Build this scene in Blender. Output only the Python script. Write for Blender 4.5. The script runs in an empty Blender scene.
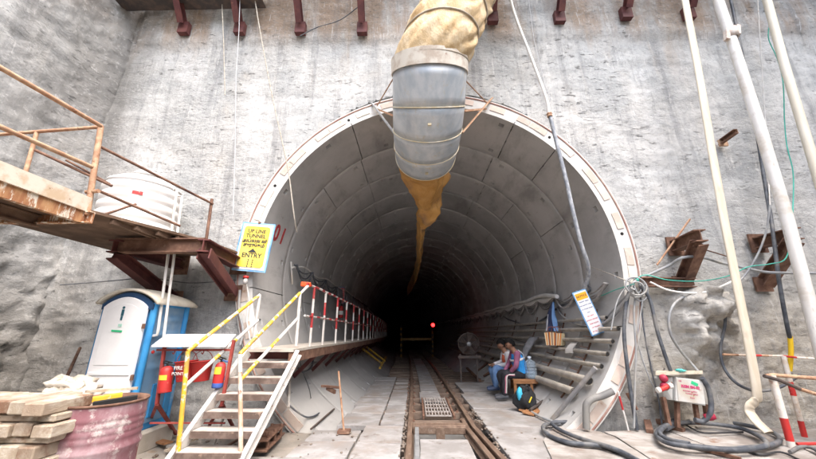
import bpy, bmesh, math, random
from mathutils import Vector, Matrix, noise, Euler
random.seed(7)
PI = math.pi
SC = bpy.context.scene
COL = SC.collection
V = Vector

# ------------------------------------------------------------------ camera model (pixels of the 816x459 photograph -> points in the place)
FOC, PIT, YAW = 330.0, math.radians(17.03), math.radians(1.3)
CAM = V((-.316, -5.15, 1.3))
_f = V((-math.sin(YAW)*math.cos(PIT), math.cos(YAW)*math.cos(PIT), math.sin(PIT)))
_r = V((math.cos(YAW), math.sin(YAW), 0)); _u = _r.cross(_f)
def ray(x, y): return (x-408)*_r - (y-229.5)*_u + FOC*_f
def Y(x, y, v): d = ray(x, y); return CAM + d*((v-CAM.y)/d.y)
def Z(x, y, v): d = ray(x, y); return CAM + d*((v-CAM.z)/d.z)
def X(x, y, v): d = ray(x, y); return CAM + d*((v-CAM.x)/d.x)

RI, RO, ZC, RW = 2.9, 3.126, 2.352, 1.25        # lining radii, axis height, ring width
def tcx(y): return -max(y, 0.0)**2/(2*340.0)
def tcz(y): return -max(y, 0.0)*.008
WY = .06

# ------------------------------------------------------------------ object bookkeeping
WLOC = {}
def link(o, parent, wl):
    COL.objects.link(o); WLOC[o.name] = wl
    if parent is not None:
        o.parent = parent; o.location = wl - WLOC[parent.name]
    else: o.location = wl
def tag(o, label=None, cat=None, group=None, kind=None):
    if label: o['label'] = label
    if cat: o['category'] = cat
    if group: o['group'] = group
    if kind: o['kind'] = kind
    return o
def thing(name, loc, label, cat, group=None):
    o = bpy.data.objects.new(name, None); o.empty_display_size = .1
    link(o, None, V(loc)); return tag(o, label, cat, group)
def dup(o, off, parent=None):
    c = o.copy(); COL.objects.link(c)
    if parent is None:
        c.location = o.location + V(off); WLOC[c.name] = WLOC[o.name] + V(off)
    else: c.parent = parent; WLOC[c.name] = WLOC[o.name] + V(off)
    for ch in list(o.children): dup(ch, off, c)
    return c

def basis(d, up=V((0, 0, 1))):
    d = d.normalized()
    s = d.cross(up)
    if s.length < 1e-5: s = d.cross(V((0, 1, 0)))
    s.normalize(); return s, s.cross(d).normalized()

class MB:
    """collects shapes, then links them as one mesh object"""
    def __init__(s): s.v = []; s.f = []; s.m = []; s.s = []; s.mi = 0
    def add(s, vs, fs, smooth=False, mi=None):
        b = len(s.v); s.v += [V(p) for p in vs]
        for f in fs: s.f.append([b+i for i in f]); s.m.append(s.mi if mi is None else mi); s.s.append(smooth)
        return s
    def box(s, c, d, rot=None, mi=None):
        c = V(c); h = V(d)/2
        vs = [V((sx*h.x, sy*h.y, sz*h.z)) for sx in (-1, 1) for sy in (-1, 1) for sz in (-1, 1)]
        if rot is not None:
            R = rot if isinstance(rot, Matrix) else Euler(rot).to_matrix()
            vs = [R @ p for p in vs]
        return s.add([c+p for p in vs], [(0,1,3,2),(4,6,7,5),(0,4,5,1),(2,3,7,6),(0,2,6,4),(1,5,7,3)], False, mi)
    def hexa(s, bot, top, mi=None):
        return s.add(list(bot)+list(top), [(3,2,1,0),(4,5,6,7),(0,1,5,4),(1,2,6,5),(2,3,7,6),(3,0,4,7)], False, mi)
    def sweep(s, prof, p, q, up=V((0,0,1)), mi=None):
        p, q = V(p), V(q); a, b = basis(q-p, V(up)); n = len(prof)
        vs = [p+a*x+b*y for x, y in prof]+[q+a*x+b*y for x, y in prof]
        return s.add(vs, [tuple(range(n)), tuple(range(2*n-1, n-1, -1))]+[((i+1)%n, i, n+i, n+(i+1)%n) for i in range(n)], False, mi)
    def bar(s, p, q, w, h, up=V((0,0,1)), mi=None):
        return s.sweep([(-w/2,-h/2),(w/2,-h/2),(w/2,h/2),(-w/2,h/2)], p, q, up, mi)
    def ibeam(s, p, q, h, b, tw=.012, tf=.016, up=V((0,0,1)), mi=None):
        return s.sweep([(-b/2,-h/2),(b/2,-h/2),(b/2,-h/2+tf),(tw/2,-h/2+tf),(tw/2,h/2-tf),(b/2,h/2-tf),(b/2,h/2),(-b/2,h/2),(-b/2,h/2-tf),(-tw/2,h/2-tf),(-tw/2,-h/2+tf),(-b/2,-h/2+tf)], p, q, up, mi)
    def channel(s, p, q, h, b, t=.01, up=V((0,0,1)), flip=1, mi=None):
        pr = [(0,-h/2),(b,-h/2),(b,-h/2+t),(t,-h/2+t),(t,h/2-t),(b,h/2-t),(b,h/2),(0,h/2)]
        if flip < 0: pr = [(-x, y) for x, y in reversed(pr)]
        return s.sweep(pr, p, q, up, mi)
    def tube(s, pts, r, n=8, caps=True, mi=None, mis=None, hollow=0):
        pts = [V(p) for p in pts]; L = len(pts); rs = r if isinstance(r, (list, tuple)) else [r]*L
        vs = []; a = None
        for i, p in enumerate(pts):
            d = (pts[min(i+1, L-1)]-pts[max(i-1, 0)]).normalized()
            if a is None: a, b = basis(d)
            else:
                a = (a - d*a.dot(d)); a = a.normalized() if a.length > 1e-6 else basis(d)[0]
                b = a.cross(d)
            vs += [p+(a*math.cos(2*PI*k/n)+b*math.sin(2*PI*k/n))*rs[i] for k in range(n)]
        for i in range(L-1):
            fs = [(i*n+k, i*n+(k+1)%n, (i+1)*n+(k+1)%n, (i+1)*n+k) for k in range(n)]
            if i == 0: s.add(vs, [], True)
            base = len(s.v)-len(vs)
            for f in fs:
                s.f.append([base+j for j in f]); s.m.append(mis[i] if mis else (s.mi if mi is None else mi)); s.s.append(True)
        if caps:
            for i, rev in ((0, True), (L-1, False)):
                ring = vs[i*n:(i+1)*n]
                fs = list(range(n)); fs = fs[::-1] if rev else fs
                s.add(ring, [tuple(fs)], False, (mis[min(i, L-2)] if mis else mi))
        return s
    def lathe(s, prof, n=24, base=(0,0,0), axis=V((0,0,1)), mi=None, wob=0, smooth=True):
        a, b = basis(V(axis)); ax = V(axis).normalized(); base = V(base); vs = []
        for r, z in prof:
            for k in range(n):
                w = 1+wob*noise.noise(V((math.cos(2*PI*k/n)*2, math.sin(2*PI*k/n)*2, z*4)))
                vs.append(base+ax*z+(a*math.cos(2*PI*k/n)+b*math.sin(2*PI*k/n))*r*w)
        fs = []
        for i in range(len(prof)-1):
            for k in range(n): fs.append((i*n+k, i*n+(k+1)%n, (i+1)*n+(k+1)%n, (i+1)*n+k))
        return s.add(vs, fs, smooth, mi)
    def disc(s, c, r, axis, n=16, mi=None):
        a, b = basis(V(axis)); c = V(c)
        return s.add([c+(a*math.cos(2*PI*k/n)+b*math.sin(2*PI*k/n))*r for k in range(n)], [tuple(range(n))], False, mi)
    def blob(s, c, rad, n=10, amp=.15, sc=3, seed=0, mi=None, rot=None):
        c = V(c); vs = []; m = n*2
        for i in range(n+1):
            t = PI*i/n
            for k in range(m):
                p = V((math.sin(t)*math.cos(2*PI*k/m), math.sin(t)*math.sin(2*PI*k/m), math.cos(t)))
                q = p*(1+amp*noise.fractal(p*sc+V((seed*7.3, seed*3.1, 0)), 1, 2, 3))
                q = V((q.x*rad[0], q.y*rad[1], q.z*rad[2]))
                if rot is not None: q = Euler(rot).to_matrix() @ q
                vs.append(c+q)
        return s.add(vs, [(i*m+k, (i+1)*m+k, (i+1)*m+(k+1)%m, i*m+(k+1)%m) for i in range(n) for k in range(m)], True, mi)
    def grid(s, P, nu, nv, smooth=True, mi=None, closed_u=False):
        """P[j*nu+i]"""
        fs = []
        for j in range(nv-1):
            for i in range(nu if closed_u else nu-1):
                fs.append((j*nu+i, j*nu+(i+1)%nu, (j+1)*nu+(i+1)%nu, (j+1)*nu+i))
        return s.add(P, fs, smooth, mi)
    def build(s, name, mats, parent=None, label=None, cat=None, group=None, kind=None, bevel=0, seg=1, loc=None, solid=0, weld=False):
        me = bpy.data.meshes.new(name)
        lo = V((min(p.x for p in s.v), min(p.y for p in s.v), min(p.z for p in s.v)))
        hi = V((max(p.x for p in s.v), max(p.y for p in s.v), max(p.z for p in s.v)))
        wl = V(loc) if loc is not None else (WLOC[parent.name].copy() if parent is not None else V(((lo.x+hi.x)/2, (lo.y+hi.y)/2, lo.z)))
        me.from_pydata([p-wl for p in s.v], [], s.f)
        mats = mats if isinstance(mats, (list, tuple)) else [mats]
        for m in mats: me.materials.append(m)
        me.polygons.foreach_set('material_index', s.m); me.polygons.foreach_set('use_smooth', s.s)
        if weld:
            bm = bmesh.new(); bm.from_mesh(me); bmesh.ops.remove_doubles(bm, verts=bm.verts, dist=.0005); bm.to_mesh(me); bm.free()
        me.update()
        o = bpy.data.objects.new(name, me); link(o, parent, wl)
        if solid:
            md = o.modifiers.new('Solid', 'SOLIDIFY'); md.thickness = solid; md.offset = 0
        if bevel:
            md = o.modifiers.new('Bevel', 'BEVEL'); md.width = bevel; md.segments = seg; md.limit_method = 'ANGLE'; md.angle_limit = math.radians(50); md.harden_normals = False
        return tag(o, label, cat, group, kind)

def smooth_path(pts, n=8):
    pts = [V(p) for p in pts]
    if len(pts) < 3: return pts
    P = [pts[0]*2-pts[1]]+pts+[pts[-1]*2-pts[-2]]; out = []
    for i in range(1, len(P)-2):
        a, b, c, d = P[i-1:i+3]
        for k in range(n):
            t = k/n
            out.append(.5*((2*b)+(c-a)*t+(2*a-5*b+4*c-d)*t*t+(3*b-a-3*c+d)*t**3))
    out.append(pts[-1]); return out
def sag(p, q, s, n=10):
    p, q = V(p), V(q)
    return [p.lerp(q, i/n)-V((0,0,1))*s*4*(i/n)*(1-i/n) for i in range(n+1)]

def text(s, parent, name, pos, right, up, size, mat, ext=.0015, align='CENTER', space=1.0, bold=0):
    cu = bpy.data.curves.new(name, 'FONT'); cu.body = s; cu.size = size; cu.extrude = ext; cu.align_x = align; cu.align_y = 'CENTER'
    cu.space_character = space; cu.offset = bold; cu.materials.append(mat); cu.resolution_u = 3
    o = bpy.data.objects.new(name, cu); COL.objects.link(o)
    me = bpy.data.meshes.new_from_object(o.evaluated_get(bpy.context.evaluated_depsgraph_get())); me.name = name
    bpy.data.objects.remove(o); bpy.data.curves.remove(cu)
    if not me.materials: me.materials.append(mat)
    o = bpy.data.objects.new(name, me); COL.objects.link(o)
    r = V(right).normalized(); u = V(up); u = (u-r*u.dot(r)).normalized(); n = r.cross(u)
    M = Matrix((r, u, n)).transposed().to_4x4(); M.translation = V(pos)-WLOC[parent.name]
    o.parent = parent; o.matrix_local = M; WLOC[o.name] = V(pos)
    return o

# ------------------------------------------------------------------ materials
MATS = {}
def nodes(name):
    m = bpy.data.materials.new(name); m.use_nodes = True; nt = m.node_tree
    return m, nt, nt.nodes['Principled BSDF']
class G:
    def __init__(s, nt):
        s.nt = nt
        tc = nt.nodes.new('ShaderNodeTexCoord'); oi = nt.nodes.new('ShaderNodeObjectInfo')
        mul = nt.nodes.new('ShaderNodeVectorMath'); mul.operation = 'MULTIPLY_ADD'
        mul.inputs[1].default_value = (1,1,1)
        cmb = nt.nodes.new('ShaderNodeMath'); cmb.operation = 'MULTIPLY'; cmb.inputs[1].default_value = 37.0
        nt.links.new(oi.outputs['Random'], cmb.inputs[0])
        nt.links.new(tc.outputs['Object'], mul.inputs[0]); nt.links.new(cmb.outputs[0], mul.inputs[2])
        s.rand = mul.outputs[0]; s.obj = tc.outputs['Object']; s.rnd = oi.outputs['Random']
    def L(s, a, b): s.nt.links.new(a, b)
    def noise(s, scale, stretch=(1,1,1), detail=5, rough=.6, off=(0,0,0), dist=0, vec=None):
        mp = s.nt.nodes.new('ShaderNodeMapping'); mp.inputs['Scale'].default_value = stretch; mp.inputs['Location'].default_value = off
        s.L(vec or s.rand, mp.inputs['Vector'])
        n = s.nt.nodes.new('ShaderNodeTexNoise'); n.inputs['Scale'].default_value = scale; n.inputs['Detail'].default_value = detail
        n.inputs['Roughness'].default_value = rough; n.inputs['Distortion'].default_value = dist
        s.L(mp.outputs[0], n.inputs['Vector']); return n.outputs['Fac']
    def ramp(s, fac, lo, hi, a=0.0, b=1.0):
        r = s.nt.nodes.new('ShaderNodeMapRange'); r.interpolation_type = 'SMOOTHSTEP'
        r.inputs[1].default_value = lo; r.inputs[2].default_value = hi; r.inputs[3].default_value = a; r.inputs[4].default_value = b
        s.L(fac, r.inputs[0]); return r.outputs[0]
    def mix(s, fac, a, b):
        m = s.nt.nodes.new('ShaderNodeMix'); m.data_type = 'RGBA'
        for sock, v in ((m.inputs[0], fac), (m.inputs[6], a), (m.inputs[7], b)):
            if hasattr(v, 'links'): s.L(v, sock)
            elif isinstance(v, (tuple, list)): sock.default_value = (*v[:3], 1)
            else: sock.default_value = v
        return m.outputs[2]
    def math(s, op, a, b=0.0, c=None):
        m = s.nt.nodes.new('ShaderNodeMath'); m.operation = op
        for i, v in enumerate((a, b) if c is None else (a, b, c)):
            if hasattr(v, 'links'): s.L(v, m.inputs[i])
            else: m.inputs[i].default_value = v
        return m.outputs[0]
    def sep(s, vec):
        n = s.nt.nodes.new('ShaderNodeSeparateXYZ'); s.L(vec, n.inputs[0]); return n.outputs
    def bump(s, h, strength, dist, bsdf, prev=None):
        b = s.nt.nodes.new('ShaderNodeBump'); b.inputs['Strength'].default_value = strength; b.inputs['Distance'].default_value = dist
        s.L(h, b.inputs['Height'])
        if prev: s.L(prev, b.inputs['Normal'])
        s.L(b.outputs[0], bsdf.inputs['Normal']); return b.outputs[0]

def pmat(name, col, col2=None, scale=4, lo=.4, hi=.65, rough=.8, metal=0, bump=.3, bscale=30, bdist=.004, stretch=(1,1,1), wear=None, wscale=8, wlo=.58, whi=.66, wstretch=(1,1,1), dirt=None, dscale=2.5, dlo=.5, dhi=.75, spec=.4, rand=0):
    if name in MATS: return MATS[name]
    m, nt, b = nodes(name); g = G(nt)
    c = col
    if col2: c = g.mix(g.ramp(g.noise(scale, stretch), lo, hi), col, col2)
    if dirt: c = g.mix(g.ramp(g.noise(dscale, off=(5,2,9)), dlo, dhi), c, dirt)
    if wear: c = g.mix(g.ramp(g.noise(wscale, wstretch, detail=8, rough=.7, off=(11,3,1)), wlo, whi), c, wear)
    if rand:
        h = nt.nodes.new('ShaderNodeHueSaturation'); g.L(g.math('MULTIPLY_ADD', g.rnd, 2*rand, 1-rand), h.inputs['Value'])
        if hasattr(c, 'links'): g.L(c, h.inputs['Color'])
        else: h.inputs['Color'].default_value = (*c, 1)
        c = h.outputs[0]
    if hasattr(c, 'links'): g.L(c, b.inputs['Base Color'])
    else: b.inputs['Base Color'].default_value = (*c, 1)
    b.inputs['Roughness'].default_value = rough; b.inputs['Metallic'].default_value = metal; b.inputs['Specular IOR Level'].default_value = spec
    if bump: g.bump(g.noise(bscale, stretch, detail=6, rough=.65), bump, bdist, b)
    MATS[name] = m; return m

RUST = pmat('rusty_steel', (.13,.068,.045), (.22,.125,.085), scale=9, wear=(.31,.21,.15), wlo=.6, whi=.75, bump=.5, rough=.85, dirt=(.07,.035,.028))
MAROON = pmat('maroon_steel', (.085,.026,.026), (.13,.042,.036), scale=5, wear=(.22,.1,.06), wlo=.62, whi=.72, rough=.7, bump=.25)
OLDRUST = pmat('pale_rust_pipe', (.36,.2,.12), (.5,.34,.22), scale=10, wear=(.2,.09,.05), wlo=.55, whi=.68, bump=.4, rough=.8)
DARKSTEEL = pmat('dark_steel', (.06,.05,.047), (.11,.08,.065), scale=7, wear=(.18,.1,.07), wlo=.6, whi=.72, bump=.4, rough=.7)
RAILM = pmat('rail_steel', (.17,.115,.085), (.25,.18,.135), scale=6, stretch=(3,.6,3), wear=(.34,.29,.25), wlo=.58, whi=.75, rough=.55, metal=.3, bump=.3)
GALV = pmat('galvanised_sheet', (.36,.40,.435), (.50,.52,.53), scale=3.2, lo=.3, hi=.7, stretch=(2.2,2.2,.25), rough=.42, metal=.25, bump=.22, bscale=5, bdist=.012, wear=(.44,.38,.26), wscale=3.2, wstretch=(2.8,2.8,.22), wlo=.56, whi=.72)
GREYSTEEL = pmat('grey_steel', (.3,.31,.32), (.4,.41,.42), scale=8, rough=.5, metal=.5, bump=.2)
WHITEP = pmat('worn_white_paint', (.6,.59,.565), (.5,.48,.45), scale=6, wear=(.3,.17,.1), wscale=14, wlo=.6, whi=.68, rough=.6, bump=.3)
YELP = pmat('worn_yellow_paint', (.66,.41,.03), (.58,.36,.04), scale=6, wear=(.55,.5,.43), wscale=13, wlo=.53, whi=.6, dirt=(.3,.16,.07), dlo=.52, dhi=.75, rough=.55, bump=.25)
REDP = pmat('worn_red_paint', (.55,.035,.03), (.45,.03,.028), scale=6, wear=(.5,.3,.25), wscale=14, wlo=.62, whi=.7, rough=.5, bump=.2)
BLACKCABLE = pmat('black_cable_sheath', (.055,.062,.075), (.11,.12,.135), scale=8, rough=.55, bump=.15, dirt=(.19,.185,.175), dlo=.5, dhi=.7)
GREYCABLE = pmat('grey_cable_sheath', (.24,.25,.26), (.33,.34,.34), scale=8, rough=.6, bump=.1, dirt=(.4,.37,.32))
GREENC = pmat('green_cord', (.05,.35,.27), (.08,.45,.36), scale=5, rough=.6, bump=0)
ROPE = pmat('pale_rope', (.45,.42,.36), (.33,.3,.25), scale=30, rough=.9, bump=.4, bscale=200)
WIRE = pmat('thin_grey_wire', (.42,.43,.45), (.5,.5,.5), rough=.5, bump=0)
CREAM = pmat('cream_layflat_hose', (.6,.53,.41), (.67,.61,.5), scale=3, stretch=(6,6,.6), rough=.75, bump=.3, dirt=(.45,.38,.3), dlo=.6, dhi=.85)
WHITEPIPE = pmat('white_plastic_pipe', (.64,.625,.59), (.7,.69,.66), scale=3, stretch=(4,4,.5), rough=.45, bump=.1, dirt=(.46,.4,.32), dlo=.48, dhi=.75, wear=(.36,.3,.24), wscale=9, wstretch=(1,1,.3), wlo=.6, whi=.72)
SLAB = pmat('deck_concrete', (.245,.234,.226), (.35,.342,.338), scale=2.8, wear=(.15,.12,.1), wscale=4, wlo=.57, whi=.72, dirt=(.25,.215,.19), dscale=1.9, dlo=.45, dhi=.7, rough=.85, bump=.4, bscale=25, rand=.09)
WOODSHEET = pmat('worn_deck_board', (.3,.275,.25), (.38,.365,.345), scale=2.5, stretch=(1,2,1), wear=(.2,.11,.07), wscale=3.5, wlo=.56, whi=.72, dirt=(.2,.175,.155), dlo=.42, dhi=.66, rough=.85, bump=.4, rand=.08)
TIMBER = pmat('cement_stained_timber', (.36,.3,.225), (.48,.43,.36), scale=4, stretch=(4,1,4), wear=(.19,.105,.065), wscale=4, wlo=.5, whi=.66, dirt=(.27,.21,.155), dscale=3, dlo=.42, dhi=.62, rough=.9, bump=.6, bscale=20, bdist=.006, rand=.12)
BROWNWOOD = pmat('brown_wood', (.26,.12,.05), (.36,.18,.085), scale=5, stretch=(1,6,1), rough=.8, bump=.3, rand=.1)
BLACK = pmat('black_hole', (.012,.012,.012), rough=.9, bump=0)
RUBBER = pmat('black_rubber', (.03,.03,.032), rough=.7, bump=.2)
# ------------------------------------------------------------------ camera, sky, sun
cd = bpy.data.cameras.new('camera'); co = bpy.data.objects.new('camera', cd); COL.objects.link(co)
cd.sensor_width = 36; cd.lens = FOC/816*36; cd.clip_end = 500; cd.clip_start = .05
co.location = CAM; co.rotation_euler = (PI/2+PIT, 0, YAW); SC.camera = co
SUN_EL, SUN_AZ = math.radians(60), math.radians(146)      # azimuth clockwise from +Y
w = bpy.data.worlds.new('World'); SC.world = w; w.use_nodes = True
wn = w.node_tree; bg = wn.nodes['Background']
sk = wn.nodes.new('ShaderNodeTexSky'); sk.sky_type = 'NISHITA'; sk.sun_disc = False
sk.sun_elevation = SUN_EL; sk.sun_rotation = SUN_AZ; sk.air_density = 1.0; sk.dust_density = 4.0; sk.ozone_density = 1.0
wn.links.new(sk.outputs[0], bg.inputs[0]); bg.inputs[1].default_value = .15
sl = bpy.data.lights.new('sun', 'SUN'); sl.energy = 1.3; sl.angle = math.radians(85); sl.color = (1, .97, .93)
so = bpy.data.objects.new('sun', sl); COL.objects.link(so)
sd = V((math.sin(SUN_AZ)*math.cos(SUN_EL), math.cos(SUN_AZ)*math.cos(SUN_EL), math.sin(SUN_EL)))
so.rotation_euler = sd.to_track_quat('Z', 'Y').to_euler(); so.location = (0, -8, 14)
SC.view_settings.view_transform = 'Standard'; SC.view_settings.look = 'None'; SC.view_settings.gamma = 1
SC.view_settings.use_curve_mapping = False; SC.view_settings.exposure = 2.16
SC.cycles.max_bounces = 8; SC.cycles.diffuse_bounces = 5; SC.cycles.use_denoising = True

# ------------------------------------------------------------------ shaft wall material
def wall_material():
    m, nt, b = nodes('shaft_wall_concrete'); g = G(nt); o = g.obj; x, y, z = g.sep(o)
    big = g.noise(.55, detail=6, rough=.6, vec=o)
    c = g.mix(g.ramp(big, .38, .62), (.405,.415,.41), (.5,.495,.475))
    c = g.mix(g.ramp(g.noise(1.7, (1,1,1.6), 8, .68, (3,1,7), vec=o), .42, .66, 0, .35), c, (.31,.32,.325))
    c = g.mix(g.ramp(g.noise(.9, (1,1,.8), 7, .65, (13,4,2), vec=o), .52, .7, 0, .75), c, (.57,.57,.56))
    # beige shotcrete low down on the right
    low = g.math('MULTIPLY', g.ramp(z, 1.0, 3.0, 1, 0), g.ramp(x, 2.2, 3.4, 0, 1))
    c = g.mix(g.math('MULTIPLY', low, g.ramp(g.noise(1.1, off=(1,8,3), vec=o), .3, .6, .25, .8)), c, (.40,.355,.285))
    # brown staining under the struts
    top = g.math('MULTIPLY', g.ramp(z, 6.55, 7.2), g.ramp(g.noise(.9, (1.4,1,.35), 5, .6, (2,2,2), vec=o), .4, .62))
    c = g.mix(g.math('MULTIPLY', top, .75), c, (.27,.17,.095))
    c = g.mix(g.math('MULTIPLY', g.ramp(z, 5.4, 7.0), g.ramp(g.noise(2.2, (1,1,.22), 6, .6, (7,5,1), vec=o), .52, .68, 0, .55)), c, (.36,.26,.17))
    # pale runs and dark damp runs
    runs = g.noise(2.6, (2.2,2.2,.16), 5, .62, (4,0,0), dist=.3, vec=o)
    c = g.mix(g.ramp(runs, .57, .70, 0, .5), c, (.60,.585,.55))
    c = g.mix(g.ramp(g.noise(1.3, (1,1,.5), 7, .66, (21,3,5), vec=o), .54, .72, 0, .45), c, (.44,.40,.34))
    damp = g.noise(1.7, (2.4,2.4,.12), 6, .6, (9,6,2), vec=o)
    c = g.mix(g.ramp(damp, .53, .69, 0, .52), c, (.19,.195,.2))
    c = g.mix(g.ramp(g.noise(5, (2.2,2.2,.2), 6, .65, (14,6,2), vec=o), .57, .68, 0, .38), c, (.22,.222,.22))
    c = g.mix(g.ramp(g.noise(6.5, (3,3,.25), 4, .6, (4,16,2), vec=o), .62, .68, 0, .6), c, (.6,.595,.575))
    # the re-entrant corner, its shade darkened into the colour
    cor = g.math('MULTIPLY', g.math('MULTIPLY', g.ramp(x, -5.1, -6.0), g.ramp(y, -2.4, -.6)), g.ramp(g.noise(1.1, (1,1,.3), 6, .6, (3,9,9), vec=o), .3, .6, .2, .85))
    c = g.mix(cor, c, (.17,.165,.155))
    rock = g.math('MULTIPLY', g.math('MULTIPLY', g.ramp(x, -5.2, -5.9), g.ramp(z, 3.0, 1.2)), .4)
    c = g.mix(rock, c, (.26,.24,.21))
    c = g.mix(g.ramp(g.noise(11, (1,1,1.5), 9, .78, (5,5,2), vec=o), .5, .62, 0, .42), c, (.22,.222,.22))
    c = g.mix(g.ramp(g.noise(8, (1,1,1.3), 9, .78, (15,1,2), vec=o), .53, .64, 0, .4), c, (.56,.555,.535))
    crk = g.noise(1.6, (1,1,1), 10, .72, (3,11,2), dist=.8, vec=o)
    c = g.mix(g.ramp(g.math('ABSOLUTE', g.math('SUBTRACT', crk, .5)), .0, .006, .55, 0), c, (.12,.12,.118))
    # pits
    pit = g.noise(7, (.8,.8,2.6), 6, .7, (1,1,6), vec=o)
    zone = g.ramp(g.noise(.8, off=(8,8,1), vec=o), .42, .56, .06, 1)
    pf = g.math('MULTIPLY', g.ramp(pit, .59, .68), zone)
    c = g.mix(g.math('MULTIPLY', pf, .68), c, (.11,.11,.11))
    c = g.mix(g.ramp(g.noise(34, (1,1,1.6), 5, .7, vec=o), .62, .74, 0, .35), c, (.16,.16,.155))
    g.L(c, b.inputs['Base Color']); b.inputs['Roughness'].default_value = .9; b.inputs['Specular IOR Level'].default_value = .25
    patch = g.ramp(g.noise(.65, (1,1,.7), 5, .6, (6,2,8), vec=o), .4, .62, .22, 1)
    fine = g.math('ADD', g.math('MULTIPLY', g.noise(4.5, (.9,.9,1.7), 9, .7, vec=o), .8), g.math('MULTIPLY', g.noise(19, (.9,.9,1.5), 8, .75, (2,2,2), vec=o), .42))
    h = g.math('ADD', g.math('MULTIPLY', fine, patch), g.math('MULTIPLY', g.noise(1.5, (1,1,.8), 6, .6, (4,4,4), vec=o), 1.1))
    h = g.math('ADD', h, g.math('MULTIPLY', g.noise(2.2, (2.4,2.4,.12), 5, .6, (1,7,4), vec=o), .35))
    h = g.math('SUBTRACT', h, g.math('MULTIPLY', pf, .3))
    g.bump(h, .8, .065, b); return m
WALLM = wall_material()

def sstep(t, a, b):
    t = max(0, min(1, (t-a)/(b-a))) if b != a else 0
    return t*t*(3-2*t)
LUMP = Y(699, 326, WY)
def wall_d(x, z):
    p = V((x*.55, 3.1, z*.4)); d = .05*noise.fractal(p, 1, 2, 4)
    d += .022*noise.fractal(V((x*1.1, 7, z*3.2)), .8, 2, 5)
    lowr = sstep(x, 2.6, 3.2)*sstep(z, 2.4, 1.6); lowl = sstep(x, -3.0, -3.6)*sstep(z, 2.6, 1.6)
    d += (.05*lowr+.04*lowl)*noise.fractal(V((x*2.3, 1, z*2.3)), .7, 2, 5)
    r = math.hypot(x, z-ZC)
    # broken ledge where the upper lift meets the lower
    d += .05*sstep(z, 6.75+.12*noise.noise(V((x*1.3, 0, 5))), 6.95)*(1 if x > -6 else 0)
    # lump of overbroken concrete
    lx, lz = (x-LUMP.x+.1*sstep(z, LUMP.z, LUMP.z-.6))/.46, (z-LUMP.z)/.6
    rr = math.hypot(lx, lz) + .22*noise.noise(V((x*3, 2, z*3)))
    if rr < 1.15:
        k = sstep(rr, 1.1, .72); top = sstep(lz, -1.0, .6)
        d += k*(.12+.28*top)*(1+.4*noise.fractal(V((x*4, 4, z*4)), .8, 2, 4))+k*(.17-.26*noise.voronoi(V((x*4.2+.5*z, 4, z*4.2)))[0][0])-k*.09*noise.voronoi(V((x*11, 2, z*11)))[0][0]
    # hollow under the lump and dirt hollow beside the ring
    hx, hz = (x-LUMP.x-.25)/.2, (z-LUMP.z+.06)/.3
    d -= .22*sstep(math.hypot(hx, hz), 1, .2)
    d -= .3*sstep(x, 2.95, 2.5)*sstep(z, .9, .35)*(1 if x > 0 else 0)
    if x > 0: d -= .0
    k = sstep(r, 3.9, 3.15)
    d = d*(1-k*.6) - .0*k
    return d
def hole_r(th):
    e = noise.noise(V((math.sin(th)*3.2, math.cos(th)*3.2, 3)))*.5+.5
    crown = sstep(abs(th), .75, .1)
    return 3.17+.05*e+crown*.13*max(0,noise.noise(V((th*5, 1, 8)))*.8+.5)

shaft = thing('shaft_wall', (0,0,0), 'rough grey concrete shaft wall with pale runs and pits around the tunnel mouth', 'wall')
def lines(segs):
    out = []
    for a, b, st in segs:
        n = max(1, round((b-a)/st)); out += [a+(b-a)*i/n for i in range(n)]
    return out+[segs[-1][1]]
xs = lines([(-6.3,-3.3,.055),(-3.3,3.1,.045),(3.1,5.0,.028),(5.0,9.5,.06)])
zs = lines([(-.6,2.5,.032),(2.5,6.2,.05),(6.2,9.6,.05)])
mb = MB(); P = []; keep = []
for z in zs:
    for x in xs:
        r = math.hypot(x, z-ZC); th = math.atan2(x, z-ZC); R = hole_r(th)
        xx, zz = x, z; ins = r < R-.028
        if not ins and r < R+.03: xx, zz = R*math.sin(th), ZC+R*math.cos(th)
        P.append(V((xx, WY-wall_d(x, z), zz))); keep.append(not ins)
nx = len(xs); fs = []
for j in range(len(zs)-1):
    for i in range(nx-1):
        q = (j*nx+i, j*nx+i+1, (j+1)*nx+i+1, (j+1)*nx+i)
        if all(keep[k] for k in q): fs.append(q)
mb.add(P, fs, True)
# the side of the opening, running back behind the ring
n = 160; rim = []
for yy, rr in ((WY-.03, None), (.9, RO+.0)):
    for k in range(n):
        th = 2*PI*k/n-PI; R = hole_r(th)-.004 if rr is None else rr
        R = R+.07 if rr is None else R; y0 = yy if rr else WY-wall_d(R*math.sin(th), ZC+R*math.cos(th))+.035
        rim.append(V((R*math.sin(th), y0, ZC+R*math.cos(th))))
mb.add(rim, [(k, (k+1)%n, n+(k+1)%n, n+k) for k in range(n)], True)
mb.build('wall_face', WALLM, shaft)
# left wall
mb = MB(); ys = lines([(-14,-6,.3),(-6,.12,.055)]); zl = lines([(-.6,9.6,.06)]); P = []
for z in zl:
    for y in ys:
        d = .03*noise.fractal(V((2.2, y*.55, z*.4)), 1, 2, 4)+.025*noise.fractal(V((9, y*1.2, z*3)), .8, 2, 5)
        d += (.024+.03*sstep(z, 3.2, 1.6))*noise.fractal(V((5, y*4.2, z*5)), .4, 2, 5)-.12*sstep(z, 3.4, 1.8)*noise.voronoi(V((5, y*2.6+z*.6, z*3.4)))[0][0]
        d += .5*sstep(y, -.55, .1)*.35
        P.append(V((-6.3+d, y+.02*noise.noise(V((y*6,z*6,1))), z)))
mb.grid(P, len(ys), len(zl)); mb.build('wall_face', WALLM, shaft)
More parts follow.
